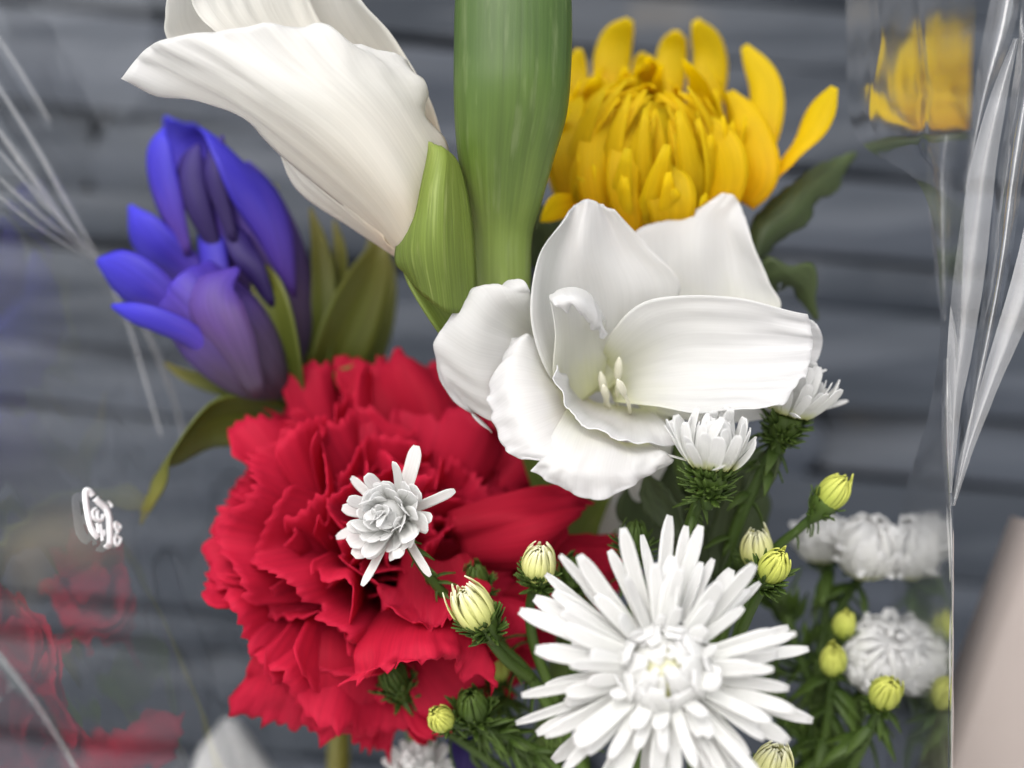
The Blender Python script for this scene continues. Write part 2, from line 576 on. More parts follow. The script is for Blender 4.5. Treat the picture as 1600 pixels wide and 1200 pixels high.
# ------------------------------------------------------------------ the slate wall behind
WALL_Y = 0.215
wall = thing('slate_wall', (0, WALL_Y, 0), 'blurred dry wall of thin blue-grey slate courses behind the bouquet', 'wall')


def stone_mesh(w, h, dep, seed):
    nx, nz = 10, 3
    V, F, U = [], [], []
    # front face as a rough grid, with sides going back
    rows = []
    for k in range(nz + 1):
        r = []
        for i in range(nx + 1):
            x = (i / nx - 0.5) * w
            z = (k / nz - 0.5) * h
            q = Vector((x * 30 + seed * 7.7, z * 60, seed))
            ex = 0.0
            if k in (0, nz):
                z += 0.0016 * noise.noise(q) * (1 if k else -1)
                ex = 0.0009
            if i in (0, nx):
                ex = max(ex, 0.005)
                x += 0.01 * noise.noise(q * 1.3)
            y = ex + 0.005 * noise.noise(q * 0.8 + Vector((5, 1, 2)))
            r.append(len(V)); V.append((x, y, z)); U.append((i / nx, k / nz))
        rows.append(r)
    back = []
    for k in range(nz + 1):
        r = []
        for i in range(nx + 1):
            v = V[rows[k][i]]
            r.append(len(V)); V.append((v[0], dep, v[2])); U.append((i / nx, k / nz))
        back.append(r)
    for k in range(nz):
        for i in range(nx):
            F.append((rows[k][i], rows[k][i + 1], rows[k + 1][i + 1], rows[k + 1][i]))
    for i in range(nx):
        F.append((rows[nz][i], rows[nz][i + 1], back[nz][i + 1], back[nz][i]))
        F.append((rows[0][i + 1], rows[0][i], back[0][i], back[0][i + 1]))
    for k in range(nz):
        F.append((rows[k + 1][0], rows[k][0], back[k][0], back[k + 1][0]))
        F.append((rows[k][nx], rows[k + 1][nx], back[k + 1][nx], back[k][nx]))
    me = mesh_from('stone', V, F, U, smooth=False)
    me.materials.append(M['slate'])
    return me


rs = random.Random(5)
zc = 0.04
TILT = math.radians(5)       # the courses fall slightly to the right
while zc < Z0 + 0.26:
    h = rs.choice([0.010, 0.014, 0.019, 0.024, 0.030, 0.034])
    x = -0.42 + rs.uniform(-0.1, 0)
    while x < 0.42:
        w = rs.uniform(0.18, 0.50)
        me = stone_mesh(w - 0.0015, h - rs.choice([0.0006, 0.0012, 0.0030]), 0.07, rs.uniform(0, 90))
        cx = x + w / 2
        Mx = Matrix.Translation((cx, WALL_Y + rs.uniform(-0.0025, 0.0025), zc + h / 2 - cx * math.tan(TILT))) @ \
            Matrix.Rotation(TILT + rs.uniform(-0.015, 0.015), 4, 'Y') @ Matrix.Rotation(rs.uniform(-0.02, 0.02), 4, 'Z')
        place('stone', me, Mx, wall)
        x += w
    zc += h
# dark core behind the courses
core = [(-0.5, WALL_Y + 0.05, 0), (0.5, WALL_Y + 0.05, 0), (0.5, WALL_Y + 0.09, 0), (-0.5, WALL_Y + 0.09, 0)]
cv = [(x, y, z) for z in (0.002, Z0 + 0.33) for (x, y, _) in core]
cf = [(0, 1, 5, 4), (1, 2, 6, 5), (2, 3, 7, 6), (3, 0, 4, 7), (4, 5, 6, 7), (3, 2, 1, 0)]
o = add('rubble_core', (cv, cf, [(0, 0)] * 8), M['slate'], wall)
o.data.polygons.foreach_set('use_smooth', np.zeros(6, dtype=bool))

# pale slab at the lower right
slab = None
a, b = P(1612, 848, 52), P(1425, 1350, 52)
e = (b - a).normalized()
n_ = Vector((-e.z, 0, e.x))
if n_.x < 0:
    n_ = -n_
quad = [a - e * 0.005, b, b + n_ * 0.12, a - e * 0.005 + n_ * 0.12]
V = []
for yy in (0.0, 0.02):
    V += [q + Vector((0, yy, 0)) for q in quad]
# bevelled edge: an inset front face
fr = [quad[0] + n_ * 0.003 + e * 0.003, quad[1] + n_ * 0.003 - e * 0.003, quad[2] - n_ * 0.003 - e * 0.003, quad[3] - n_ * 0.003 + e * 0.003]
V += [q + Vector((0, -0.003, 0)) for q in fr]
F = [(8, 9, 10, 11), (0, 1, 9, 8), (1, 2, 10, 9), (2, 3, 11, 10), (3, 0, 8, 11),
     (0, 4, 5, 1), (1, 5, 6, 2), (2, 6, 7, 3), (3, 7, 4, 0), (7, 6, 5, 4)]
slab = add('stone_slab', ([tuple(v) for v in V], F, [(0, 0)] * 12), M['slab'])
slab['label'] = 'plain pale beige slab edge leaning in the lower right corner'
slab['category'] = 'slab'

# ------------------------------------------------------------------ gladiolus
glad = thing('gladiolus', P(830, 1250, 30), 'white gladiolus spike with one wide open bloom, one side-on bloom and a tall green bud', 'gladiolus')

# -- open bloom facing the camera
bloom = empty_part('open_bloom', P(940, 600, 24), glad, 'wide open white bloom with cream stamens')
NET = {
    'back': ([[(905, 600, 20), (920, 610, 22), (935, 612, 23), (950, 608, 22), (962, 600, 20)],
              [(862, 592, 8), (895, 560, 17), (935, 545, 20), (975, 540, 22), (1005, 530, 24)],
              [(830, 500, 4), (868, 480, 13), (925, 465, 16), (990, 460, 17), (1062, 450, 19)],
              [(842, 400, 6), (878, 395, 12), (908, 385, 11), (960, 388, 15), (1012, 384, 15)],
              [(885, 334, 9), (900, 320, 11), (916, 312, 11), (936, 318, 12), (958, 330, 11)]], 0.0016, 3, 1),
    'back_side': ([[(980, 570, 26), (1000, 570, 27), (1030, 570, 27), (1060, 570, 27), (1090, 570, 26)],
                   [(985, 480, 25), (1040, 480, 27), (1090, 485, 27), (1150, 490, 26), (1213, 492, 22)],
                   [(990, 405, 25), (1040, 400, 27), (1090, 400, 25), (1145, 405, 27), (1202, 440, 22)],
                   [(998, 358, 26), (1045, 352, 27), (1095, 345, 26), (1135, 345, 27), (1176, 375, 23)],
                   [(1088, 336, 28), (1110, 322, 28), (1134, 304, 27), (1150, 310, 27), (1164, 340, 25)]], 0.0012, 3, 2),
    'behind_right': ([[(980, 560, 26), (985, 580, 27), (990, 600, 27), (995, 620, 27), (1000, 640, 26)],
                      [(1100, 500, 22), (1110, 540, 23), (1110, 580, 23), (1100, 620, 23), (1090, 660, 22)],
                      [(1210, 485, 15), (1230, 520, 16), (1225, 565, 17), (1200, 615, 18), (1160, 660, 19)],
                      [(1256, 492, 11), (1284, 512, 11), (1279, 560, 14), (1245, 612, 15), (1195, 655, 17)]], 0.0012, 3, 3),
    'right': ([[(940, 560, 22), (945, 580, 24), (950, 600, 25), (955, 615, 24), (960, 628, 19)],
               [(956, 520, 10), (990, 550, 16), (1000, 585, 18), (1010, 615, 15), (1025, 637, 6)],
               [(1016, 468, 6), (1060, 520, 10), (1075, 570, 11), (1085, 615, 7), (1092, 649, 0)],
               [(1145, 464, 5), (1160, 520, 8), (1165, 570, 8), (1165, 608, 4), (1170, 640, -3)],
               [(1262, 492, 3), (1270, 528, 5), (1266, 562, 4), (1252, 597, 1), (1216, 628, -3)]], 0.0024, 4, 4),
    'left': ([[(870, 560, 22), (872, 570, 22), (875, 580, 22), (880, 590, 22), (890, 600, 22)],
              [(850, 500, 15), (830, 520, 14), (820, 550, 13), (815, 590, 13), (830, 640, 14)],
              [(832, 470, 6), (780, 480, 4), (750, 530, 4), (750, 590, 7), (790, 660, 12)],
              [(826, 452, 4), (755, 450, 3), (703, 500, 4), (688, 560, 7), (735, 640, 12)],
              [(800, 444, 6), (740, 458, 7), (692, 515, 8), (690, 585, 11), (765, 680, 14)]], 0.0022, 4, 5),
    'lower_left': ([[(872, 560, 16), (880, 590, 16), (890, 615, 15), (900, 640, 13), (920, 662, 10)],
                    [(845, 535, 10), (842, 580, 6), (852, 622, 3), (868, 662, 0), (895, 692, -2)],
                    [(822, 521, 7), (798, 572, 3), (806, 632, -1), (828, 682, -5), (868, 716, -7)],
                    [(796, 530, 10), (764, 600, 6), (767, 652, 2), (788, 702, -2), (826, 720, -6)]], 0.0020, 4, 6),
    'lower': ([[(890, 630, 12), (915, 650, 11), (945, 672, 9), (975, 690, 8), (1010, 690, 8)],
               [(868, 672, -1), (900, 690, -5), (945, 700, -5), (990, 710, -3), (1032, 705, 1)],
               [(846, 712, -7), (885, 730, -10), (935, 738, -10), (988, 735, -7), (1048, 714, -1)],
               [(829, 736, -7), (878, 765, -8), (935, 781, -9), (1002, 750, -6), (1055, 722, 0)]], 0.0022, 4, 7),
    'inner_lip': ([[(900, 600, 22), (925, 625, 24), (955, 632, 24), (985, 636, 24), (1010, 640, 20)],
                   [(885, 590, 13), (905, 630, 12), (945, 655, 11), (990, 668, 11), (1042, 662, 10)],
                   [(866, 572, 2), (886, 635, -2), (926, 668, -5), (992, 694, -5), (1060, 692, 4)]], 0.0014, 4, 8),
    'curled': ([[(880, 640, 14), (905, 630, 18), (925, 615, 20), (940, 600, 22)],
                [(866, 585, 7), (890, 580, 14), (920, 560, 17), (952, 545, 19)],
                [(868, 520, 3), (885, 520, 10), (915, 510, 14), (948, 515, 17)],
                [(858, 466, 1), (880, 452, 3), (916, 462, 6), (948, 498, 10)],
                [(858, 462, -6), (888, 458, -8), (920, 474, -4), (946, 506, 2)],
                [(866, 480, -8), (894, 476, -9), (924, 494, -4), (948, 522, 2)],
                [(876, 486, -3), (898, 484, -4), (922, 502, 1), (944, 528, 6)]], 0.0018, 4, 9),
}
for k, (rows, ruf, rf, sd) in NET.items():
    add('petal', net(rows, 48, 48, 0.0002, ruffle=ruf, rf=rf, seed=sd, wave=0.0010, crimp=0.00020, pleat=(0.0005 if k in ('left', 'lower_left', 'lower', 'right', 'inner_lip') else 0.0)), M['glad'], bloom)
add('throat', net([[(870, 540, 30), (910, 540, 36), (960, 540, 36), (1010, 545, 32)], [(870, 600, 34), (910, 600, 42), (960, 600, 42), (1010, 600, 36)],
                   [(875, 660, 28), (910, 670, 32), (960, 675, 32), (1010, 670, 29)]], 16, 16, 0.0003), M['glad'], bloom)
# stamens and style in the throat
for (pts, r) in [([(948, 645, 24), (946, 625, 18), (942, 602, 15)], 9), ([(965, 640, 24), (964, 610, 18), (966, 580, 14)], 9),
                 ([(955, 645, 24), (950, 630, 16), (946, 615, 12)], 8), ([(985, 645, 20), (982, 630, 10), (972, 608, 5)], 8)]:
    q = [P(*p) for p in pts]
    st = add('stamen', tube(q, [0.0004, 0.0004, 0.0004], 8), M['stamen'], bloom)
    tip, d_ = q[-1], (q[-1] - q[-2]).normalized()
    add('anther', tube([tip - d_ * 0.0035, tip - d_ * 0.001, tip + d_ * 0.002, tip + d_ * 0.004], [0.0003, 0.0008, 0.0008, 0.0002], 8), M['stamen'], bloom)
# perianth tube behind, running down to the spike
add('flower_tube', tube([P(1000, 640, 30), P(1010, 700, 30), P(985, 770, 40), P(930, 860, 50)],
                        [46 * PS(), 44 * PS(), 30 * PS(), 20 * PS()], 18), M['glad'], bloom)
sp = add('bract', path_sheet([P(905, 900, 50), P(915, 840, 46), P(932, 790, 43), P(950, 745, 40)], [0.003, 0.0055, 0.006, 0.001],
                             (1, 0, 0), cup=0.4, rows=20, cols=11, th=0.0006), M['bract'], bloom)

# -- side-on bloom
side = empty_part('side_bloom', P(660, 380, 10), glad, 'half open white bloom seen from the side')
SIDE = {
    'front': ([[(630, 414, 12), (645, 400, 5), (665, 380, 3), (685, 340, 5), (703, 285, 11)],
               [(555, 338, 9), (592, 318, 0), (630, 300, -4), (668, 265, 1), (698, 225, 9)],
               [(445, 250, 7), (500, 222, -5), (560, 202, -8), (620, 185, -3), (682, 190, 8)],
               [(325, 172, 5), (385, 142, -7), (470, 125, -11), (562, 112, -6), (662, 135, 7)],
               [(193, 116, 2), (246, 66, -5), (372, 46, -9), (505, 38, -5), (640, 92, 6)]], 0.0050, 5, 11),
    'under': ([[(640, 416, 16), (622, 396, 10), (605, 372, 8), (600, 340, 6)],
               [(548, 356, 16), (548, 330, 9), (556, 305, 7), (570, 280, 5)],
               [(455, 292, 15), (472, 268, 8), (492, 245, 6), (520, 225, 4)],
               [(428, 214, 5), (434, 210, 5), (442, 204, 5), (450, 198, 5)]], 0.0012, 4, 12),
    'rear': ([[(620, 300, 14), (640, 280, 18), (660, 260, 19), (680, 240, 18), (700, 232, 14)],
              [(420, 180, 12), (470, 150, 20), (540, 140, 23), (605, 135, 20), (672, 155, 12)],
              [(276, 80, 8), (350, 40, 18), (430, 20, 23), (520, 25, 20), (622, 72, 11)],
              [(256, 22, 5), (330, -40, 14), (420, -60, 18), (500, -50, 16), (572, 5, 9)],
              [(268, -50, 0), (330, -110, 8), (410, -120, 10), (480, -110, 10), (530, -60, 8)]], 0.0014, 4, 13),
    'inner': ([[(560, 240, 10), (580, 230, 12), (600, 220, 13)],
               [(430, 130, 6), (490, 110, 12), (550, 110, 14)],
               [(345, 60, 2), (420, 40, 10), (500, 30, 14)],
               [(300, 5, 2), (390, -30, 9), (470, -40, 12)],
               [(310, -50, 0), (380, -90, 6), (450, -95, 8)]], 0.0014, 4, 14),
}
for k, (rows, ruf, rf, sd) in SIDE.items():
    add('petal', net(rows, 48, 48, 0.0002, ruffle=ruf, rf=rf, seed=sd, wave=0.0014, crimp=0.0004, pleat=0.0007), M['glad_side'], side)
add('bract', net([[(636, 428, 9), (665, 462, 3), (700, 488, 2), (745, 485, 7)],
                  [(620, 402, 7), (650, 390, -2), (690, 390, -4), (740, 400, 5)],
                  [(638, 325, 7), (660, 310, -2), (690, 300, -4), (730, 310, 5)],
                  [(662, 245, 6), (675, 240, 0), (695, 240, 0), (715, 255, 4)],
                  [(666, 224, 5), (671, 222, 3), (680, 226, 2), (690, 230, 3)]], 36, 26, 0.0006, wave=0.0006, crimp=0.0002), M['bract'], side)
add('bract', path_sheet([P(716, 540, 12), P(690, 490, 9), P(655, 440, 9), P(632, 415, 11)], [0.002, 0.0028, 0.0022, 0.0006], (0.6, 0, 0.7), cup=0.5,
                        rows=18, cols=9, th=0.0006), M['bract'], side)

# -- tall bud in its green sheath
bud = empty_part('tall_bud', P(785, 430, 6), glad, 'tall unopened bud in a smooth green sheath')
prof = [(500, 790, 36), (465, 786, 42), (430, 784, 45), (370, 784, 47), (320, 786, 59), (250, 790, 75), (180, 797, 88), (100, 800, 92), (0, 801, 91), (-80, 800, 80), (-160, 798, 50), (-200, 796, 6)]
rows_, seg = 70, 40
t_ = np.linspace(0, 1, rows_)
pr_ = catmull(np.array(prof, dtype=float), t_)
V, U, F = [], [], []
for i in range(rows_):
    py, cx, hw = pr_[i]
    dq = 3 + 9 * (1 - math.cos(math.pi * min(1, max(0, (py - 120) / 360))))
    c = P(cx, py, dq)
    r = max(hw, 1) * PS(dq)
    for k in range(seg):
        a = 2 * math.pi * k / seg
        rr = r * (1 + 0.018 * math.cos(3 * a + 1.0) + 0.008 * noise.noise(Vector((math.cos(a) * 2.5, math.sin(a) * 2.5, py * 0.006))))
        V.append((c.x + math.cos(a) * rr, c.y + math.sin(a) * rr * 0.78, c.z))
        U.append((abs(2 * k / seg - 1) * 1.0, t_[i]))
for i in range(rows_ - 1):
    for k in range(seg):
        a, b = i * seg + k, i * seg + (k + 1) % seg
        F.append((a, b, b + seg, a + seg))
F.append(tuple((rows_ - 1) * seg + k for k in range(seg)))
F.append(tuple(range(seg))[::-1])
add('sheath', (V, F, U), M['spathe'], bud)
add('stem', tube([P(790, 490, 21), P(815, 600, 34), P(855, 740, 44), P(905, 880, 56), P(880, 1050, 60), P(830, 1280, 60)],
                 [0.0050, 0.0048, 0.0046, 0.0044, 0.0042, 0.0042], 16), M['stem'], glad)
add('stem', tube([P(716, 545, 14), P(760, 600, 24), P(815, 680, 36)], [0.003, 0.0036, 0.004], 12), M['stem'], glad)

# ------------------------------------------------------------------ yellow chrysanthemum
mum = thing('chrysanthemum', P(1030, 1280, 45), 'golden yellow chrysanthemum with incurved petals behind the open white bloom', 'chrysanthemum')
A_ = Vector((0.05, -0.64, 0.77)).normalized()
O_ = P(1006, 258, 46)
rr = random.Random(3)


def ball(parent, O, axis, rings, mat, lift=1.12, cup=-0.3, start=150, name='petal', rg=rr, rows=13, cols=5, th=0.0004, tipw=0.22, tipj=9, flr=0.10, leanj=0.22, twj=0.35, joined=False):
    """incurved petals that close over a ball; rings of (count, polar angle of the tip, radius, half width)"""
    a, e1, e2 = frame_of(axis)
    acc = []
    for (n, tip, R, hw) in rings:
        off = rg.uniform(0, 6.28)
        for i in range(n):
            phi = off + 2 * math.pi * i / n + rg.uniform(-0.14, 0.14)
            lean = rg.uniform(-leanj, leanj)
            tp = tip + rg.uniform(-tipj, tipj)
            R1 = R * rg.uniform(0.93, 1.07)
            flare = rg.uniform(-0.06, flr)
            pts = []
            for j in range(7):
                f = j / 6
                th_ = math.radians(start + (tp - start) * f)
                e = e1 * math.cos(phi + lean * f) + e2 * math.sin(phi + lean * f)
                r = R1 * (1 + flare * f * f)
                pts.append(Vector(O) + e * math.sin(th_) * r + a * math.cos(th_) * r * lift)
            e = e1 * math.cos(phi) + e2 * math.sin(phi)
            w = [hw * rg.uniform(0.85, 1.15) * x for x in (0.5, 0.75, 0.95, 1.0, 0.95, 0.72, tipw)]
            sh = path_sheet(pts, w, a.cross(e), cup=cup * rg.uniform(0.4, 1.6), fold=rg.uniform(-0.12, 0.22), rows=rows, cols=cols, th=th, twist=rg.uniform(-twj, twj))
            if joined:
                acc.append(sh)
            else:
                add(name, sh, M[mat], parent)
    if joined:
        add(name, join(acc), M[mat], parent, 'stuff')


Rm = 0.0205
ball(mum, O_, A_, [(15, 66, Rm, 0.0036), (15, 56, Rm * 0.98, 0.0034), (14, 47, Rm * 0.95, 0.0032), (13, 39, Rm * 0.92, 0.0029), (12, 31, Rm * 0.88, 0.0025),
                   (10, 23, Rm * 0.84, 0.0021), (8, 16, Rm * 0.80, 0.0017), (6, 9, Rm * 0.76, 0.0013), (4, 4, Rm * 0.73, 0.0010)], 'yellow', tipj=15, flr=0.30, th=0.0002, leanj=0.4, twj=0.6)
add('core_fill', tube([O_ - A_ * Rm * 0.8, O_, O_ + A_ * Rm * 0.45, O_ + A_ * Rm * 0.74], [Rm * 0.4, Rm * 0.72, Rm * 0.60, Rm * 0.16], 18), M['yellow'], mum)  # filler core added to close the dark hollow inside the petals
ball(mum, O_, A_, [(12, 30, Rm * 0.82, 0.0018), (10, 20, Rm * 0.81, 0.0016), (8, 12, Rm * 0.80, 0.0014), (5, 5, Rm * 0.79, 0.0011)], 'yellow', start=80, tipj=8, flr=0.12, th=0.0002, leanj=0.5, twj=0.6)
S_ = PS(48)
outer = [
    ([(1175, 310, 42), (1225, 250, 40), (1268, 195, 38), (1304, 136, 36)], 30, (0.6, -0.3, 0.7)),
    ([(1140, 310, 46), (1185, 225, 46), (1196, 140, 50), (1163, 72, 54)], 28, (1, -0.5, 0)),
    ([(1090, 250, 58), (1105, 150, 62), (1110, 85, 64), (1086, 32, 60)], 29, (1, 0, 0)),
    ([(1040, 220, 60), (1045, 140, 64), (1052, 80, 66), (1056, 48, 63)], 26, (1, 0.2, 0)),
    ([(965, 220, 58), (955, 130, 62), (962, 70, 63), (984, 30, 60)], 30, (1, 0, 0)),
    ([(925, 240, 52), (906, 160, 56), (900, 115, 58), (905, 76, 57)], 20, (1, -0.2, 0)),
    ([(880, 260, 46), (872, 190, 50), (870, 140, 52), (876, 95, 52)], 24, (0.8, -0.5, 0)),
    ([(1165, 320, 38), (1190, 270, 36), (1172, 200, 40), (1140, 143, 46)], 28, (0.9, -0.5, 0)),
    ([(1003, 200, 62), (1004, 140, 65), (1004, 105, 65), (1003, 82, 63)], 18, (1, 0, 0)),
    ([(945, 200, 60), (940, 150, 62), (938, 125, 63), (941, 104, 62)], 16, (1, 0, 0)),
    ([(905, 320, 34), (880, 325, 32), (860, 330, 30), (846, 342, 28)], 24, (0.3, -0.5, 0.9)),
    ([(900, 340, 34), (880, 250, 32), (885, 190, 36), (905, 150, 44)], 26, (1, -0.6, 0)),
    ([(1045, 372, 30), (1050, 330, 26), (1046, 290, 26), (1036, 258, 29)], 36, (1, 0, 0)),
    ([(1105, 360, 34), (1135, 290, 30), (1128, 230, 30), (1085, 178, 36)], 30, (0.9, -0.5, 0)),
    ([(940, 355, 32), (930, 290, 27), (932, 220, 28), (958, 170, 36)], 26, (1, 0.2, 0)),
    ([(990, 368, 30), (975, 300, 25), (978, 235, 26), (990, 180, 34)], 25, (1, 0.1, 0)),
]
for pts, hw, sd in outer:
    q = [P(*p) for p in pts]
    w = [hw * S_ * x for x in (0.5, 0.75, 0.9, 1.0, 1.0, 0.9, 0.68, 0.2)]
    add('petal', path_sheet(q, w, sd, cup=(-0.10 if hw == 36 else -0.35), fold=0.12, rows=18, cols=9, th=0.0005, twist=rr.uniform(-0.15, 0.15)), M['yellow'], mum)
add('stem', tube([O_ - A_ * 0.016, P(1010, 380, 56), P(1030, 520, 58), P(1060, 760, 56), P(1060, 1000, 52), P(1030, 1290, 48)],
                 [0.004, 0.0028, 0.0025, 0.0025, 0.0026, 0.0026], 12), M['stem'], mum)
for pts, wl_, wr_, sd in [
    ([(1170, 470, 44), (1200, 440, 40), (1230, 430, 38), (1260, 450, 40), (1276, 500, 44)],
     [0.001, 0.004, 0.0022, 0.005, 0.0025, 0.003, 0.0004], [0.001, 0.0025, 0.005, 0.002, 0.004, 0.0012, 0.0004], (0.3, -0.6, 0.7)),
    ([(1050, 840, 46), (1100, 790, 40), (1150, 750, 38), (1190, 720, 40), (1210, 700, 44)],
     [0.001, 0.006, 0.004, 0.0065, 0.0035, 0.003, 0.0004], [0.001, 0.004, 0.007, 0.0035, 0.005, 0.002, 0.0004], (-0.6, -0.3, 0.7)),
    ([(1050, 860, 50), (1030, 820, 42), (1020, 780, 38), (1030, 740, 36), (1050, 700, 38)],
     [0.001, 0.005, 0.007, 0.008, 0.005, 0.003, 0.0004], [0.001, 0.005, 0.007, 0.0075, 0.005, 0.003, 0.0004], (1, 0, 0.1)),
    ([(1060, 900, 54), (1110, 880, 50), (1150, 840, 48), (1180, 790, 48), (1190, 740, 50)],
     [0.002, 0.008, 0.006, 0.009, 0.005, 0.004, 0.0004], [0.002, 0.006, 0.008, 0.006, 0.007, 0.003, 0.0004], (-0.7, -0.2, 0.6)),
    ([(860, 420, 50), (850, 380, 46), (850, 350, 44), (862, 330, 46)],
     [0.003, 0.006, 0.006, 0.003], [0.003, 0.006, 0.006, 0.003], (1, 0, 0)),
]:
    q = [P(*p) for p in pts]
    add('leaf', path_sheet(q, wl_, sd, cup=0.15, fold=0.25, rows=34, cols=9, th=0.0005, hwr=wr_, rag=0.35, seed=len(pts)), M['leaf'], mum)

G = net([[(1170, 395, 42), (1180, 402, 40), (1192, 408, 42)], [(1176, 348, 43), (1198, 362, 40), (1216, 378, 43)], [(1213, 306, 45), (1236, 330, 42), (1264, 348, 45)],
         [(1245, 283, 46), (1260, 302, 44), (1276, 316, 46)], [(1268, 264, 48), (1290, 282, 46), (1308, 300, 48)], [(1304, 249, 51), (1314, 258, 50), (1320, 268, 51)],
         [(1334, 237, 54), (1336, 239, 54), (1338, 241, 54)]], 40, 13, raw=True, wave=0.0008, seed=6)
for i_ in range(40):      # saw-edged margin
    sw = 0.0006 * (((i_ * 0.24) % 1.0) - 0.5)
    sv_ = G[i_, -1] - G[i_, 0]
    sv_ = sv_ / max(np.linalg.norm(sv_), 1e-6)
    G[i_, 0] -= sv_ * sw
    G[i_, -1] += sv_ * sw
add('leaf', shell(G, 0.0004), M['leaf'], mum)

# ------------------------------------------------------------------ red carnation
carn = thing('carnation', P(640, 1290, 60), 'large crimson carnation with ruffled saw-edged petals', 'carnation')
CA, C1, C2 = frame_of((0.34, -0.86, 0.37))
CO = P(578, 902, 60)
rc = random.Random(21)


def carn_petal(phi, t0, t1, L, Wd, amp, k, seed, rows=20, cols=61, base=CO, axis=(CA, C1, C2), serr=0.0022, shape=1.0):
    a, e1, e2 = axis
    e = e1 * math.cos(phi) + e2 * math.sin(phi)
    s = a.cross(e)
    G = np.zeros((rows, cols, 3))
    us = np.linspace(-1, 1, cols)
    av, ev, sv = (np.array(tuple(x)) for x in (a, e, s))
    bv = np.array(tuple(base))
    ph = seed * 2.13
    # serration of the rim: uneven saw teeth
    teeth = np.array([abs(((u * 8.5 + 0.7 * noise.noise(Vector((u * 3, seed, 0)))) % 1.0) - 0.5) * 2 for u in us])
    deep = np.array([max(0, noise.noise(Vector((u * 4.2, seed * 1.7, 4))) - 0.15) for u in us])
    for j, u in enumerate(us):
        Lj = L * (1 - 0.16 * shape * u * u) + 0.10 * L * noise.noise(Vector((u * 1.8, seed * 2.2, 8)))
        x, y = 0.0, 0.0
        for i in range(rows):
            f = i / (rows - 1)
            if i:
                tau = t0 + (t1 - t0) * f ** 1.7 + 0.25 * noise.noise(Vector((u * 1.4, f * 1.5, seed))) * f
                x += math.sin(tau) * Lj / (rows - 1)
                y += math.cos(tau) * Lj / (rows - 1)
            w = Wd * min(1.0, 0.10 + 0.95 * f ** 0.85)
            nv_e, nv_a = math.cos(t0 + (t1 - t0) * f), -math.sin(t0 + (t1 - t0) * f)
            ru = amp * f ** 1.8 * (math.sin(k * math.pi * u + ph + 1.2 * noise.noise(Vector((u * 2, f * 2, seed)))) +
                                   0.45 * math.sin(2.3 * k * math.pi * u + ph * 1.7) * f)
            ru += 0.0022 * f * noise.noise(Vector((u * 3.0, f * 3.0, seed * 0.7)))
            cupo = -0.28 * w * u * u
            ext = 0.0
            if i >= rows - 3:
                g = (i - (rows - 4)) / 3
                ext = (serr * (teeth[j] - 0.5) * (0.45 + 0.9 * abs(noise.noise(Vector((u * 2.6, seed * 0.9, 2)))) * 1.6) - 0.020 * deep[j]) * g
            G[i, j] = bv + ev * (x + nv_e * (ru + cupo) + math.sin(t1) * ext) + av * (y + nv_a * (ru + cupo) + math.cos(t1) * ext) + sv * (w * u * (1 - 0.04 * f))
    return shell(G, 0.0003)


seed = 1
rd = math.radians
for (n, t0, t1, L, Wd, amp, k) in [
    (7, rd(55), rd(102), 0.0485, 0.028, 0.0040, 0.9),
    (7, rd(46), rd(90), 0.0480, 0.028, 0.0046, 0.95),
    (7, rd(38), rd(77), 0.0475, 0.026, 0.0050, 1.0),
    (7, rd(30), rd(64), 0.0460, 0.023, 0.0052, 1.0),
    (6, rd(22), rd(51), 0.0445, 0.020, 0.0050, 1.0),
    (5, rd(14), rd(37), 0.0430, 0.017, 0.0046, 1.0),
    (4, rd(6), rd(22), 0.0410, 0.013, 0.0040, 1.0),
]:
    off = rc.uniform(0, 6.28)
    for i in range(n):
        phi = off + 2 * math.pi * i / n + rc.uniform(-0.18, 0.18)
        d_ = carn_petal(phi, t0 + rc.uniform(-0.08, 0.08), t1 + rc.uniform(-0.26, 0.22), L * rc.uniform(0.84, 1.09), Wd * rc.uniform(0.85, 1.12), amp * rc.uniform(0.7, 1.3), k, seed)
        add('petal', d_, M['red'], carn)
        seed += 1
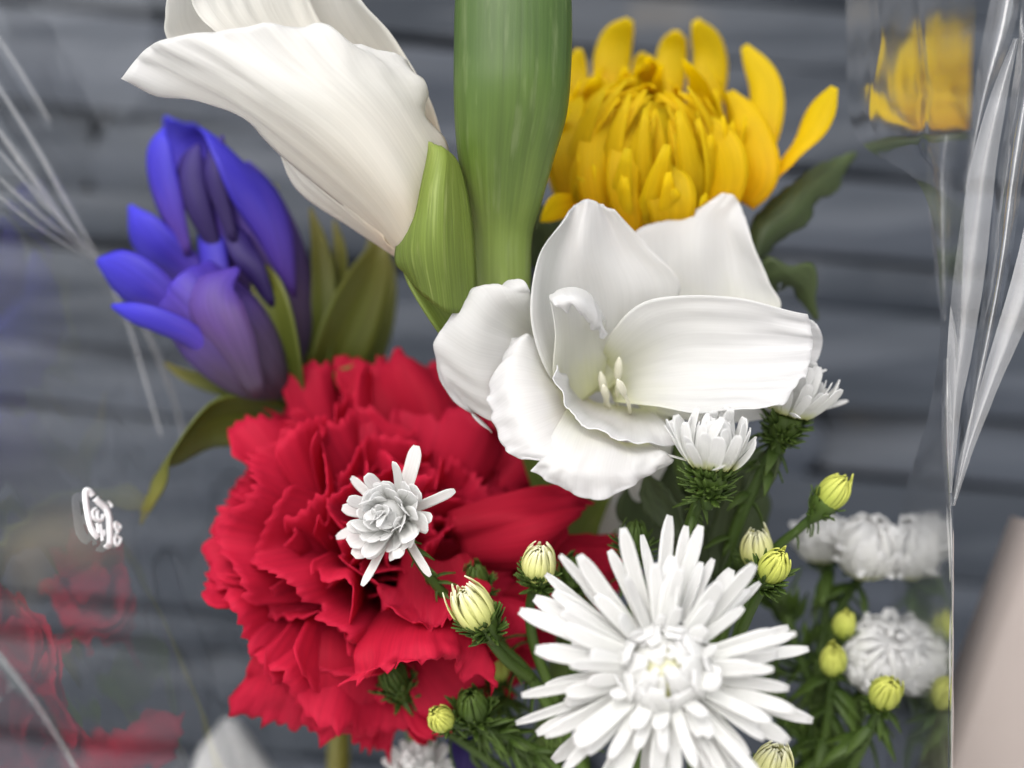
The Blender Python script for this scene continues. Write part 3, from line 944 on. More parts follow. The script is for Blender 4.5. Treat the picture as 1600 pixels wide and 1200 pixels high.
# petals that stand out of the ball: to the right under the white bloom, and at the lower right
CUST = [
    [[(700, 800, 30), (710, 830, 28), (720, 860, 28), (730, 890, 30)], [(800, 760, 26), (815, 800, 20), (825, 835, 20), (830, 870, 26)],
     [(880, 755, 30), (890, 785, 24), (890, 810, 24), (880, 835, 28)], [(915, 775, 34), (922, 787, 32), (918, 797, 32), (905, 808, 33)]],
    [[(760, 860, 36), (770, 900, 34), (780, 940, 34), (790, 970, 36)], [(850, 838, 34), (870, 880, 30), (870, 930, 30), (850, 980, 34)],
     [(930, 838, 36), (940, 870, 33), (930, 910, 33), (900, 960, 35)], [(972, 845, 38), (975, 870, 37), (960, 905, 37), (930, 945, 38)]],
    [[(600, 930, 28), (640, 915, 24), (690, 925, 24), (730, 950, 28)], [(575, 985, 18), (635, 960, 13), (700, 965, 13), (745, 985, 20)],
     [(562, 1040, 12), (630, 1010, 6), (705, 1005, 8), (752, 1030, 16)], [(553, 1072, 11), (625, 1036, 5), (715, 1032, 8), (758, 1078, 16)]],
    [[(600, 920, 42), (560, 930, 38), (500, 935, 36), (450, 930, 38)], [(625, 1010, 34), (570, 1010, 26), (480, 1010, 24), (400, 1000, 28)],
     [(630, 1100, 34), (570, 1090, 26), (470, 1080, 24), (380, 1060, 28)], [(612, 1192, 38), (540, 1150, 32), (450, 1130, 30), (352, 1098, 33)]],
    [[(640, 840, 26), (660, 860, 22), (700, 870, 20), (730, 860, 22)], [(610, 900, 20), (650, 930, 13), (710, 930, 12), (760, 900, 16)],
     [(595, 945, 16), (650, 975, 8), (700, 970, 8), (745, 945, 14)]],
    [[(600, 760, 52), (640, 750, 50), (680, 745, 50), (720, 750, 52)], [(560, 660, 50), (610, 640, 46), (670, 640, 46), (720, 660, 50)],
     [(532, 590, 52), (590, 572, 49), (650, 570, 49), (705, 590, 52)], [(528, 562, 55), (590, 550, 53), (650, 554, 53), (700, 578, 55)]],
    [[(600, 760, 48), (580, 780, 46), (560, 800, 46), (545, 830, 48)], [(520, 690, 44), (500, 715, 40), (480, 745, 40), (470, 785, 44)],
     [(450, 657, 45), (442, 690, 42), (425, 720, 42), (402, 760, 46)], [(425, 642, 48), (430, 680, 46), (400, 735, 46), (376, 770, 48)]],
]
for i, rows in enumerate(CUST):
    G = net(rows, 26, 50, raw=True, ruffle=0.007, rf=4, seed=40 + i, wave=0.0045, crimp=0.0004)
    T_ = G[-1] - G[-3]
    T_ /= np.linalg.norm(T_, axis=1, keepdims=True)
    for j in range(50):
        u = j / 49
        tooth = abs(((u * 13 + 0.6 * noise.noise(Vector((u * 5, i, 3)))) % 1) - 0.5) * 2 - 0.5
        G[-1, j] += T_[j] * 0.0030 * tooth
        G[-2, j] += T_[j] * 0.0015 * tooth
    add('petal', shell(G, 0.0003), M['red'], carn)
add('calyx', tube([CO + CA * 0.006, CO - CA * 0.004, CO - CA * 0.016, CO - CA * 0.020], [0.0075, 0.0075, 0.005, 0.002], 14), M['stem'], carn)
add('stem', tube([CO - CA * 0.017, P(640, 1000, 84), P(650, 1150, 80), P(680, 1300, 70)], [0.0026, 0.0024, 0.0024, 0.0024], 10), M['stem'], carn)

# ------------------------------------------------------------------ blue gentian
gent = thing('gentian', P(520, 1290, 70), 'blue-violet gentian stem with two trumpet flowers beside the side-on white bloom', 'gentian')


def trumpet(pts, rad, pleat=0.10, seg=30, rows=26):
    pts = np.array([tuple(P(*p)) for p in pts])
    t = np.linspace(0, 1, rows)
    C = catmull(pts, t)
    R = catmull(np.array(rad, dtype=float), t)
    T = np.gradient(C, axis=0)
    T /= np.linalg.norm(T, axis=1, keepdims=True)
    V, U = [], []
    for lay, sh in ((0, 0.0), (1, -0.0005)):
        for i in range(rows):
            S = np.cross(T[i], [0, 1.0, 0]); S /= np.linalg.norm(S)
            N = np.cross(S, T[i])
            for k in range(seg):
                a = 2 * math.pi * k / seg
                q = R[i] * (1 + pleat * t[i] * abs(math.sin(2.5 * a)) - pleat * t[i] * 0.5) + sh
                V.append(C[i] + (S * math.cos(a) + N * math.sin(a)) * q)
                U.append((abs(2 * k / seg - 1), t[i]))
    F = []
    nn = rows * seg
    for i in range(rows - 1):
        for k in range(seg):
            a, b = i * seg + k, i * seg + (k + 1) % seg
            F.append((a, b, b + seg, a + seg))
            F.append((nn + a, nn + a + seg, nn + b + seg, nn + b))
    for k in range(seg):
        a, b = (rows - 1) * seg + k, (rows - 1) * seg + (k + 1) % seg
        F.append((a, b, nn + b, nn + a))
    return np.array(V), F, np.array(U)


def lobe(parent, pts, hw, sd, mat='blue', cup=-0.4, dd=50):
    q = [P(*p) for p in pts]
    add('petal', path_sheet(q, [hw * PS(dd) * x for x in (0.35, 0.85, 1.0, 0.80, 0.12)], sd, cup=cup, rows=18, cols=9, th=0.0005), M[mat], parent)


g1 = empty_part('upper_flower', P(450, 600, 62), gent)
add('flower_tube', trumpet([(462, 610, 62), (450, 520, 58), (420, 420, 56), (375, 335, 54), (340, 290, 53)],
                           [0.0030, 0.0070, 0.0098, 0.0104, 0.0092]), M['blue_tube'], g1)
lobe(g1, [(290, 400, 48), (262, 330, 45), (245, 270, 45), (242, 222, 46), (256, 200, 48)], 30, (0.8, -0.5, 0.2))
lobe(g1, [(345, 330, 62), (310, 270, 64), (285, 225, 64), (272, 198, 62), (268, 186, 60)], 38, (0.8, 0, -0.5))
lobe(g1, [(450, 470, 50), (425, 365, 42), (388, 280, 40), (348, 224, 43), (312, 200, 48)], 34, (0.75, 0.2, -0.6))
lobe(g1, [(340, 400, 46), (310, 330, 43), (296, 280, 43), (298, 245, 44), (310, 225, 45)], 24, (1, -0.2, 0.2), 'blue_dark')
lobe(g1, [(365, 380, 42), (340, 300, 40), (334, 260, 40), (338, 230, 42), (348, 212, 43)], 18, (1, -0.2, 0.1), 'blue_dark')
lobe(g1, [(425, 480, 44), (395, 420, 41), (375, 380, 42), (365, 350, 44), (362, 340, 46)], 20, (0.9, 0, -0.4), 'blue_dark')
g2 = empty_part('lower_flower', P(430, 605, 50), gent)
add('flower_tube', trumpet([(440, 612, 50), (400, 575, 46), (355, 525, 44), (315, 480, 44), (290, 455, 45)],
                           [0.0030, 0.0085, 0.0108, 0.0100, 0.0092]), M['blue_tube'], g2)
lobe(g2, [(330, 480, 50), (285, 430, 50), (240, 395, 48), (210, 355, 48), (202, 322, 50)], 44, (0.6, -0.6, 0.6), dd=48)
lobe(g2, [(300, 540, 42), (250, 480, 38), (210, 450, 37), (175, 425, 38), (152, 408, 40)], 46, (0.5, -0.6, 0.8), dd=40)
lobe(g2, [(370, 600, 40), (310, 535, 34), (250, 505, 32), (205, 490, 33), (175, 478, 36)], 20, (0.3, -0.4, 0.9), dd=40)
lobe(g2, [(360, 500, 46), (338, 440, 44), (328, 390, 45), (324, 345, 47), (322, 318, 48)], 24, (1, -0.3, 0.1), dd=46)
lobe(g2, [(400, 620, 38), (360, 545, 32), (330, 485, 31), (335, 440, 33), (372, 418, 37)], 46, (0.9, -0.2, -0.2), 'blue_mid', dd=40)
for i, (pts, hw, sd) in enumerate([
    ([(480, 690, 66), (505, 600, 60), (545, 500, 58), (585, 410, 60), (600, 360, 64)], [14, 34, 50, 42, 20, 3], (0.8, 0.4, 0.3)),
    ([(500, 700, 72), (540, 620, 74), (575, 520, 76), (590, 430, 78), (585, 350, 80)], [14, 30, 40, 30, 3], (1, 0, 0.2)),
    ([(475, 690, 60), (490, 600, 58), (505, 480, 56), (500, 390, 56), (485, 325, 58)], [8, 18, 20, 14, 2], (1, 0.2, 0)),
    ([(480, 690, 62), (500, 590, 60), (525, 480, 60), (532, 400, 60), (522, 345, 62)], [8, 14, 15, 12, 2], (1, -0.3, 0)),
    ([(470, 640, 52), (450, 560, 46), (430, 480, 44), (410, 430, 46), (400, 412, 48)], [10, 28, 30, 18, 3], (0.9, -0.3, -0.2)),
    ([(450, 640, 62), (400, 615, 60), (340, 600, 58), (290, 585, 58), (258, 568, 60)], [8, 14, 16, 10, 2], (0, -0.5, 1)),
    ([(460, 660, 58), (500, 620, 54), (530, 590, 52), (555, 570, 52)], [8, 14, 12, 2], (0.3, -0.5, 1)),
    ([(450, 640, 70), (440, 520, 72), (430, 400, 74), (425, 330, 76), (430, 290, 78)], [8, 18, 20, 12, 2], (1, 0, 0.2)),
]):
    q = [P(*p) for p in pts]
    add('leaf', path_sheet(q, [x * PS(60) for x in hw], sd, cup=0.12, fold=0.22, rows=24, cols=9, th=0.0005), M['olive'], gent)
q = [P(470, 690, 62), P(410, 652, 52), P(330, 655, 47), P(262, 715, 44), P(235, 775, 44), P(220, 820, 46)]
add('leaf', path_sheet(q, [x * PS(45) for x in (10, 40, 50, 46, 28, 12, 1)], (0.55, -0.35, 0.8), cup=0.1, fold=0.22, rows=36, cols=11, th=0.0005), M['olive'], gent)
add('stem', tube([P(455, 570, 64), P(470, 640, 66), P(490, 720, 72), P(520, 900, 90), P(530, 1100, 90), P(525, 1300, 75)], [0.003, 0.0036, 0.003, 0.003, 0.003, 0.003], 12), M['olive'], gent)

# a single gentian bud further down, between carnation and big aster
gb = thing('gentian_bud', P(735, 1290, 60), 'small dark blue gentian bud low in the shade between carnation and aster', 'gentian')
add('flower_tube', trumpet([(735, 1235, 56), (728, 1205, 56), (722, 1175, 56), (718, 1150, 56), (716, 1140, 56)], [0.0015, 0.0035, 0.0042, 0.0030, 0.0006]), M['blue_dark'], gb)
add('stem', tube([P(734, 1232, 56), P(740, 1262, 58), P(745, 1300, 60)], [0.0014, 0.0016, 0.0016], 8), M['sprig'], gb)

# ------------------------------------------------------------------ white asters
def ray_mesh(curl, tipf, seed, cup=0.16, mat='aster', wob=0.0):
    n = 7
    pts = []
    for i in range(n):
        f = i / (n - 1)
        pts.append(Vector((wob * math.sin(f * 2.2), f, curl * f * f)))
    w = [0.055, 0.070, 0.080, 0.087, 0.091, 0.093, 0.094, 0.094, 0.094, 0.092, 0.080, 0.038]
    d_ = path_sheet(pts, w, (1, 0, 0), cup=cup, rows=18, cols=7, th=0.018, groove=0.10)
    me = mesh_from('ray_floret', d_[0], d_[1], d_[2])
    me.materials.append(M[mat])
    return me


RAY_OUT = [ray_mesh(c, t, i, wob=w) for i, (c, t, w) in enumerate([(-0.10, 0.045, 0.02), (0.05, 0.055, -0.03), (-0.18, 0.03, 0.03), (0.0, 0.06, 0.0), (0.10, 0.04, 0.05), (-0.05, 0.02, -0.05)])]
RAY_IN = [ray_mesh(c, t, i, cup=-0.25, wob=w) for i, (c, t, w) in enumerate([(0.55, 0.05, 0.02), (0.75, 0.04, -0.03), (0.40, 0.06, 0.03), (0.95, 0.05, 0.0)])]
RAY_MID = [ray_mesh(c, t, i, cup=-0.15, wob=w) for i, (c, t, w) in enumerate([(0.18, 0.06, 0.03), (0.30, 0.05, -0.04), (0.08, 0.06, 0.05), (0.38, 0.04, -0.02), (-0.05, 0.05, 0.04)])]
RAY_BUD = [ray_mesh(c, t, i, cup=-0.5, mat='cream', wob=w) for i, (c, t, w) in enumerate([(0.55, 0.02, 0.02), (0.7, 0.03, -0.03), (0.62, 0.015, 0.03)])]


def ray_matrix(O, axis, phi, tilt, L, wid, spin=0.0, off=0.0):
    a, e1, e2 = frame_of(axis)
    e = e1 * math.cos(phi) + e2 * math.sin(phi)
    d = a * math.cos(tilt) + e * math.sin(tilt)
    s = a.cross(e)
    nrm = s.cross(d)
    s2 = s * math.cos(spin) + nrm * math.sin(spin)
    n2 = s2.cross(d)
    o_ = Vector(O) + e * off
    # mesh local: x side, y along, z towards the axis
    k = wid / 0.2
    return basis(o_, s2 * k, d * L, (n2 * -1.0 if (n2.dot(a) < 0) else n2) * L * 0.75)


def bract_cluster(O, axis, r, n, L, rg, spread=(60, 130)):
    """green pointed bracts around the base of a head"""
    a, e1, e2 = frame_of(axis)
    parts = []
    for i in range(n):
        phi = rg.uniform(0, 6.283)
        dn = rg.uniform(0, 1.0)
        e = e1 * math.cos(phi) + e2 * math.sin(phi)
        tilt = math.radians(rg.uniform(*spread)) * (0.55 + 0.45 * dn)
        b = Vector(O) - a * (dn * r * 1.5) + e * r * (0.95 - 0.5 * dn)
        d = a * math.cos(tilt) + e * math.sin(tilt)
        l_ = L * rg.uniform(0.6, 1.15)
        pts = [b, b + d * l_ * 0.5, b + d * l_ * 0.95 + a * l_ * 0.15]
        parts.append(path_sheet(pts, [l_ * 0.13, l_ * 0.15, l_ * 0.015], a.cross(e), cup=-0.4, rows=5, cols=3, th=0.0003))
    # the green cup
    parts.append(tube([Vector(O) - a * r * 2.0, Vector(O) - a * r * 1.3, Vector(O) - a * r * 0.4, Vector(O) + a * r * 0.15], [r * 0.22, r * 0.55, r * 0.85, r * 0.8], 12))
    return join(parts)


def head(spray, centre, axis, layers, seed, bract=None, joined=False, label=None):
    rg = random.Random(seed)
    h = empty_part('flower_head', centre, spray, label)
    acc = []
    for (n, tilt, tv, L, wid, pool, off) in layers:
        st = rg.uniform(0, 6.283)
        for i in range(n):
            phi = st + 2 * math.pi * i / n + rg.uniform(-0.16, 0.16)
            Mx = ray_matrix(centre, axis, phi, math.radians(tilt + rg.uniform(-tv, tv)), L * rg.uniform(0.74, 1.10), wid * rg.uniform(0.65, 1.25), rg.uniform(-0.45, 0.45), off)
            me = rg.choice(pool)
            if joined:
                V = np.empty(len(me.vertices) * 3); me.vertices.foreach_get('co', V); V = V.reshape(-1, 3)
                Mn = np.array(Mx)
                uv = np.zeros((len(V), 2)); uv[:, 1] = V[:, 1]; uv[:, 0] = V[:, 0] * 4 + 0.5
                acc.append((V @ Mn[:3, :3].T + Mn[:3, 3], [tuple(p.vertices) for p in me.polygons], uv))
            else:
                place('ray_floret', me, Mx, h)
    if joined:
        add('ray_florets', join(acc), M['aster'], h, 'stuff')
    if bract:
        r, n, L = bract
        add('bracts', bract_cluster(Vector(centre) - Vector(axis).normalized() * r * 0.3, axis, r, n, L, rg), M['sprig'], h, 'stuff')
    return h


def aster_bud(spray, centre, axis, r, seed, mat='cream', bn=80, stage=1.0, bl=0.8):
    """closed head: overlapping florets on an egg-shaped core, green bracts below"""
    rg = random.Random(seed)
    b = empty_part('flower_bud', centre, spray)
    a, e1, e2 = frame_of(axis)
    parts = []
    for (n, k, tip) in ((15, 1.0, 24), (12, 0.93, 15), (8, 0.84, 7)):
        st = rg.uniform(0, 6)
        for i in range(n):
            phi = st + 2 * math.pi * i / n + rg.uniform(-0.12, 0.12)
            e = e1 * math.cos(phi) + e2 * math.sin(phi)
            tj, fl = rg.uniform(-8, 12), rg.uniform(-0.05, 0.22) + (0.35 if rg.random() < 0.15 else 0)
            pts = []
            for j in range(6):
                th_ = math.radians(140 + (tip + tj - 140) * j / 5)
                q = r * k * (1 + fl * (j / 5) ** 3)
                pts.append(Vector(centre) + e * math.sin(th_) * q + a * math.cos(th_) * q * (1.30 + 0.15 * (1 - k)) + a * r * 0.1)
            w = r * 0.25
            parts.append(path_sheet(pts, [w * 0.8, w, w, w * 0.85, w * 0.5, w * 0.15], a.cross(e), cup=-0.12, rows=9, cols=4, th=0.0002, twist=rg.uniform(-0.3, 0.3)))
    parts.append(tube([Vector(centre) - a * r * 0.9, Vector(centre) - a * r * 0.3, Vector(centre) + a * r * 0.4, Vector(centre) + a * r * 0.9], [r * 0.4, r * 0.75, r * 0.75, r * 0.3], 12))
    add('florets', join(parts), M[mat], b, 'stuff')
    add('bracts', bract_cluster(Vector(centre) - a * r * 0.35, axis, r * 0.95 * stage, bn, r * bl, rg, (35, 115)), M['sprig'], b, 'stuff')
    return b


def stalk(spray, pts, r0, r1, name='stalk'):
    q = [P(*p) for p in pts]
    return add(name, tube(q, list(np.linspace(r0, r1, len(q))), 9), M['sprig'], spray)


def leaflets(spray, pts, n, L, seed, w=0.11):
    """narrow little leaves along a stalk"""
    rg = random.Random(seed)
    C = np.array([tuple(P(*p)) for p in pts])
    parts = []
    for i in range(n):
        t = rg.uniform(0.02, 0.98)
        c = Vector(catmull(C, np.array([t]))[0])
        c2 = Vector(catmull(C, np.array([min(1, t + 0.02)]))[0])
        T = (c2 - c)
        T = T.normalized() if T.length > 1e-9 else Vector((0, 0, 1))
        a, e1, e2 = frame_of(T)
        ph = rg.uniform(0, 6.283)
        e = e1 * math.cos(ph) + e2 * math.sin(ph)
        l_ = L * rg.uniform(0.5, 1.2)
        d = T * rg.uniform(0.3, 0.9) + e
        d.normalize()
        parts.append(path_sheet([c, c + d * l_ * 0.5, c + d * l_ + T * l_ * 0.2], [l_ * w * 0.6, l_ * w, l_ * w * 0.1], T.cross(e), cup=0.3, rows=6, cols=3, th=0.0003))
    return add('leaflets', join(parts), M['sprig'], spray, 'stuff')


GRP = 'white aster sprays filling the bouquet'
sA = thing('aster_spray', P(960, 1290, 20), 'aster spray with the biggest white flower, lower centre, and small cream buds', 'aster', GRP)
hA = head(sA, P(1036, 1045, -20), (-0.05, -0.97, 0.18), [
    (36, 93, 11, 0.0268, 0.0030, RAY_OUT, 0.001),
    (32, 80, 11, 0.0245, 0.0031, RAY_OUT, 0.001),
    (25, 67, 11, 0.0200, 0.0032, RAY_OUT, 0.0012),
    (15, 56, 9, 0.0135, 0.0034, RAY_MID, 0.0020),
], 4, (0.005, 40, 0.004), label='biggest white aster flower, spidery narrow rays facing the lens')
ball(hA, P(1036, 1045, -21), (-0.10, -0.93, 0.32), [(9, 56, 0.0086, 0.0034), (8, 44, 0.0084, 0.0033), (8, 33, 0.0081, 0.0030), (6, 23, 0.0077, 0.0027), (5, 13, 0.0073, 0.0022), (4, 6, 0.0070, 0.0015)],
     'aster', lift=1.0, start=112, name='ray_floret', rg=random.Random(71), th=0.0002, tipw=0.45, cup=-0.12, cols=7)
ax_ = Vector((-0.10, -0.93, 0.32)).normalized()
c_ = P(1036, 1045, -21)
add('core_fill', tube([c_ - ax_ * 0.004, c_, c_ + ax_ * 0.0035, c_ + ax_ * 0.0058], [0.006, 0.0064, 0.0050, 0.0016], 16), M['cream'], hA)  # cream core added to fill the dark gap at the heart
stalk(sA, [(1036, 1050, -14), (1030, 1110, 12), (1000, 1200, 22), (960, 1300, 22)], 0.0014, 0.0022)
# half open head lying over the carnation
hB = head(sA, P(618, 806, 6), (-0.30, -0.93, 0.10), [
    (6, 76, 14, 0.0150, 0.0030, RAY_OUT, 0.001),
    (14, 62, 11, 0.0106, 0.0038, RAY_MID, 0.0012),
    (15, 49, 10, 0.0102, 0.0038, RAY_MID, 0.0014),
    (14, 37, 9, 0.0098, 0.0036, RAY_MID, 0.0014),
    (12, 25, 8, 0.0094, 0.0032, RAY_MID, 0.0012),
    (10, 15, 7, 0.0090, 0.0026, RAY_IN, 0.0008),
    (7, 6, 5, 0.0086, 0.0020, RAY_IN, 0.0003),
], 9, (0.0034, 60, 0.0034), label='half open white aster flower lying over the carnation')
ax_ = Vector((-0.30, -0.93, 0.10)).normalized()
c_ = P(618, 806, 6)
add('core_fill', tube([c_, c_ + ax_ * 0.0025, c_ + ax_ * 0.0052, c_ + ax_ * 0.0068], [0.0022, 0.0034, 0.0030, 0.0008], 14), M['aster'], hB)  # pale core added to hide the self-shadowed interior
stalk(sA, [(628, 832, 5), (660, 885, 10), (700, 935, 14), (770, 1000, 18), (830, 1060, 22), (900, 1180, 24), (955, 1300, 22)], 0.0009, 0.0016)
leaflets(sA, [(628, 832, 5), (660, 885, 10), (700, 935, 14)], 26, 0.0042, 5)
aster_bud(sA, P(742, 955, 4), (-0.45, -0.35, 0.75), 0.0041, 31, bn=95)
stalk(sA, [(755, 985, 6), (790, 1030, 12), (830, 1060, 20)], 0.0011, 0.0012)
aster_bud(sA, P(842, 885, 8), (0.05, -0.55, 0.85), 0.0035, 32, bn=95)
stalk(sA, [(838, 905, 10), (828, 950, 16), (835, 1010, 20), (870, 1100, 24)], 0.0010, 0.0013)
aster_bud(sA, P(690, 1125, 14), (-0.3, -0.8, 0.45), 0.0027, 33, 'lime', 40)
stalk(sA, [(700, 1130, 16), (760, 1140, 22), (850, 1180, 26), (920, 1260, 24)], 0.0009, 0.0014)
aster_bud(sA, P(738, 1105, 18), (-0.1, -0.7, 0.7), 0.0034, 34, 'sprig', 60, 1.1, 1.1)
aster_bud(sA, P(692, 1055, 40), (-0.2, -0.5, 0.8), 0.0040, 35, 'lime', 40)
aster_bud(sA, P(775, 1045, 36), (0.1, -0.4, 0.9), 0.0030, 36, 'lime', 36)
aster_bud(sA, P(898, 893, 20), (0.1, -0.5, 0.85), 0.0026, 37, 'sprig', 60, 1.2, 1.3)
aster_bud(sA, P(992, 842, 14), (0.0, -0.4, 0.9), 0.0028, 38, 'sprig', 60, 1.2, 1.3)
aster_bud(sA, P(615, 1062, 26), (-0.3, -0.5, 0.75), 0.0032, 39, 'sprig', 60, 1.2, 1.2)
aster_bud(sA, P(745, 905, 18), (-0.1, -0.6, 0.75), 0.0026, 40, 'sprig', 60, 1.2, 1.2)
aster_bud(sA, P(1205, 1205, 6), (0.15, -0.4, 0.9), 0.0042, 41, bn=90, bl=1.0)
stalk(sA, [(898, 910, 22), (890, 980, 26), (900, 1100, 28), (930, 1300, 26)], 0.0009, 0.0013)
stalk(sA, [(738, 1120, 20), (800, 1160, 26), (900, 1240, 28)], 0.0009, 0.0013)
stalk(sA, [(692, 1070, 42), (760, 1130, 38), (840, 1220, 34), (900, 1300, 30)], 0.0009, 0.0013)
stalk(sA, [(775, 1060, 38), (800, 1130, 38), (850, 1220, 36), (900, 1310, 30)], 0.0009, 0.0013)
stalk(sA, [(615, 1075, 28), (680, 1130, 34), (780, 1200, 34), (880, 1300, 30)], 0.0009, 0.0013)
stalk(sA, [(992, 860, 18), (990, 950, 26), (980, 1100, 28), (965, 1300, 24)], 0.0009, 0.0014)
stalk(sA, [(1200, 1225, 8), (1180, 1270, 14), (1150, 1320, 18)], 0.0010, 0.0014)
stalk(sA, [(748, 915, 20), (770, 980, 24), (820, 1060, 28)], 0.0008, 0.0012)
for i, pts in enumerate([[(770, 1000, 20), (830, 1060, 24), (900, 1180, 26), (955, 1300, 24)], [(700, 1130, 18), (760, 1140, 22), (850, 1180, 26)],
                         [(738, 1120, 20), (800, 1160, 26), (900, 1240, 28)], [(692, 1070, 42), (760, 1130, 38), (840, 1220, 34)],
                         [(898, 910, 22), (890, 980, 26), (900, 1100, 28)], [(992, 860, 18), (990, 950, 26), (980, 1100, 28)],
                         [(775, 1060, 38), (800, 1130, 38), (850, 1220, 36)], [(615, 1075, 28), (680, 1130, 34), (780, 1200, 34)]]):
    leaflets(sA, pts, 26, 0.0075, 60 + i)

sB = thing('aster_spray', P(1100, 1290, 30), 'aster spray with two cup-shaped white flowers just under the open white bloom', 'aster', GRP)
CUPB = [(13, 64, 0.0084, 0.0017), (12, 54, 0.0080, 0.0017), (12, 44, 0.0076, 0.0016), (11, 34, 0.0071, 0.0015), (10, 24, 0.0066, 0.0013), (8, 14, 0.0060, 0.0011)]
CUPL = [(13, 40, 9, 0.0100, 0.0028, RAY_MID, 0.0042), (14, 31, 8, 0.0102, 0.0028, RAY_MID, 0.0040), (13, 22, 8, 0.0102, 0.0028, RAY_IN, 0.0036), (12, 15, 7, 0.0100, 0.0026, RAY_IN, 0.0028), (10, 9, 6, 0.0098, 0.0024, RAY_IN, 0.0018), (6, 4, 4, 0.0094, 0.0020, RAY_IN, 0.0008), (3, 70, 12, 0.0120, 0.0018, RAY_OUT, 0.003)]
hC = head(sB, P(1112, 728, -2), (0.06, -0.18, 0.96), CUPL, 15, (0.0040, 120, 0.0036), label='white cup-shaped aster flower touching the open bloom')

stalk(sB, [(1105, 745, 0), (1085, 800, 6), (1065, 880, 16), (1060, 1000, 26), (1080, 1150, 30), (1095, 1300, 30)], 0.0012, 0.0018)
leaflets(sB, [(1105, 745, 0), (1085, 800, 6), (1065, 880, 16)], 22, 0.0050, 71)
hD = head(sB, P(1232, 645, 16), (0.25, -0.2, 0.93), CUPL, 16, (0.0042, 110, 0.0036), label='white aster flower half hidden behind the open bloom')

stalk(sB, [(1225, 665, 18), (1200, 720, 20), (1160, 800, 22), (1130, 900, 26), (1110, 1050, 30), (1100, 1300, 30)], 0.0013, 0.0018)
leaflets(sB, [(1225, 665, 18), (1200, 720, 20), (1160, 800, 22), (1130, 900, 26)], 30, 0.0070, 72, 0.16)
for i, (pts, hw) in enumerate([([(1195, 690, 20), (1230, 660, 20), (1260, 640, 20), (1278, 630, 22)], 18), ([(1160, 790, 22), (1190, 750, 20), (1205, 715, 20), (1208, 690, 22)], 20),
                               ([(1070, 840, 18), (1040, 800, 20), (1020, 770, 22), (1010, 740, 24)], 26), ([(1120, 900, 24), (1130, 840, 26), (1150, 780, 28), (1160, 740, 30)], 24)]):
    add('leaf', path_sheet([P(*p) for p in pts], [hw * PS(20) * x for x in (0.4, 1, 0.9, 0.1)], (0.7, -0.3, 0.6), cup=0.1, fold=0.2, rows=16, cols=7, th=0.0004, rag=0.2, seed=i), M['leaf'], sB)
aster_bud(sB, P(1300, 773, 14), (0.55, -0.35, 0.75), 0.0032, 51, 'lime', 36, 1.15, 0.6)
stalk(sB, [(1290, 790, 15), (1250, 825, 18), (1200, 870, 22), (1140, 960, 28), (1110, 1100, 30)], 0.0009, 0.0013)
leaflets(sB, [(1290, 790, 15), (1250, 825, 18), (1200, 870, 22)], 16, 0.0040, 73)
aster_bud(sB, P(1208, 888, 0), (0.25, -0.65, 0.7), 0.0031, 52, 'lime', 60, 1.1, 1.0)
stalk(sB, [(1200, 905, 3), (1170, 960, 12), (1140, 1040, 22), (1110, 1160, 28)], 0.0010, 0.0014)
aster_bud(sB, P(1182, 862, 16), (-0.1, -0.4, 0.9), 0.0034, 53, 'cream', 40)
stalk(sB, [(1178, 885, 17), (1160, 960, 22), (1130, 1080, 28)], 0.0010, 0.0013)
aster_bud(sB, P(1140, 880, 30), (0, -0.4, 0.9), 0.0030, 54, 'sprig', 40, 1.1, 1.1)
leaflets(sB, [(1060, 900, 20), (1060, 1000, 26), (1080, 1150, 30)], 20, 0.008, 74)
leaflets(sB, [(1140, 870, 26), (1110, 1050, 30), (1100, 1200, 30)], 20, 0.008, 75)

sC = thing('aster_spray', P(1270, 1290, 45), 'out-of-focus aster spray of three white pompom flowers and lime buds against the clear wrap', 'aster', GRP)
POM = [(20, 92, 10, 0.0086, 0.0026, RAY_OUT, 0.001), (18, 80, 10, 0.0090, 0.0026, RAY_OUT, 0.001), (16, 68, 9, 0.0092, 0.0028, RAY_OUT, 0.001), (14, 48, 9, 0.0088, 0.0028, RAY_IN, 0.001), (15, 36, 9, 0.0086, 0.0027, RAY_IN, 0.001), (12, 24, 9, 0.0082, 0.0026, RAY_IN, 0.001), (7, 10, 6, 0.0078, 0.0024, RAY_IN, 0.0004)]
POM2 = [(n, t * 0.75, tv, L * 0.92, w, p, o_) for (n, t, tv, L, w, p, o_) in POM]
def pompom(spray, centre, axis, R, seed):
    rg = random.Random(seed)
    h = head(spray, centre, axis, [(9, 86, 12, R * 1.25, 0.0024, RAY_OUT, 0.001), (12, 62, 12, R * 1.22, 0.0026, RAY_OUT, 0.001)], seed, (0.004, 40, 0.003), True)
    ball(h, Vector(centre) + Vector(axis).normalized() * R * 0.15, axis, [(15, 66, R, 0.0023), (14, 55, R * 0.99, 0.0023), (13, 44, R * 0.98, 0.0022), (12, 34, R * 0.97, 0.0021), (10, 24, R * 0.96, 0.0018), (8, 15, R * 0.95, 0.0015), (5, 7, R * 0.94, 0.0012)],
         'aster', lift=0.95, start=140, name='disc_florets', rg=rg, rows=9, cols=4, th=0.0002, tipw=0.3, tipj=10, flr=0.12, joined=True)
    ax = Vector(axis).normalized()
    c0 = Vector(centre) + ax * R * 0.15
    add('core_fill', tube([c0 - ax * R * 0.6, c0, c0 + ax * R * 0.5, c0 + ax * R * 0.82], [R * 0.6, R * 0.86, R * 0.72, R * 0.2], 14), M['aster'], h)  # white core added inside to fill the gaps between florets
    return h


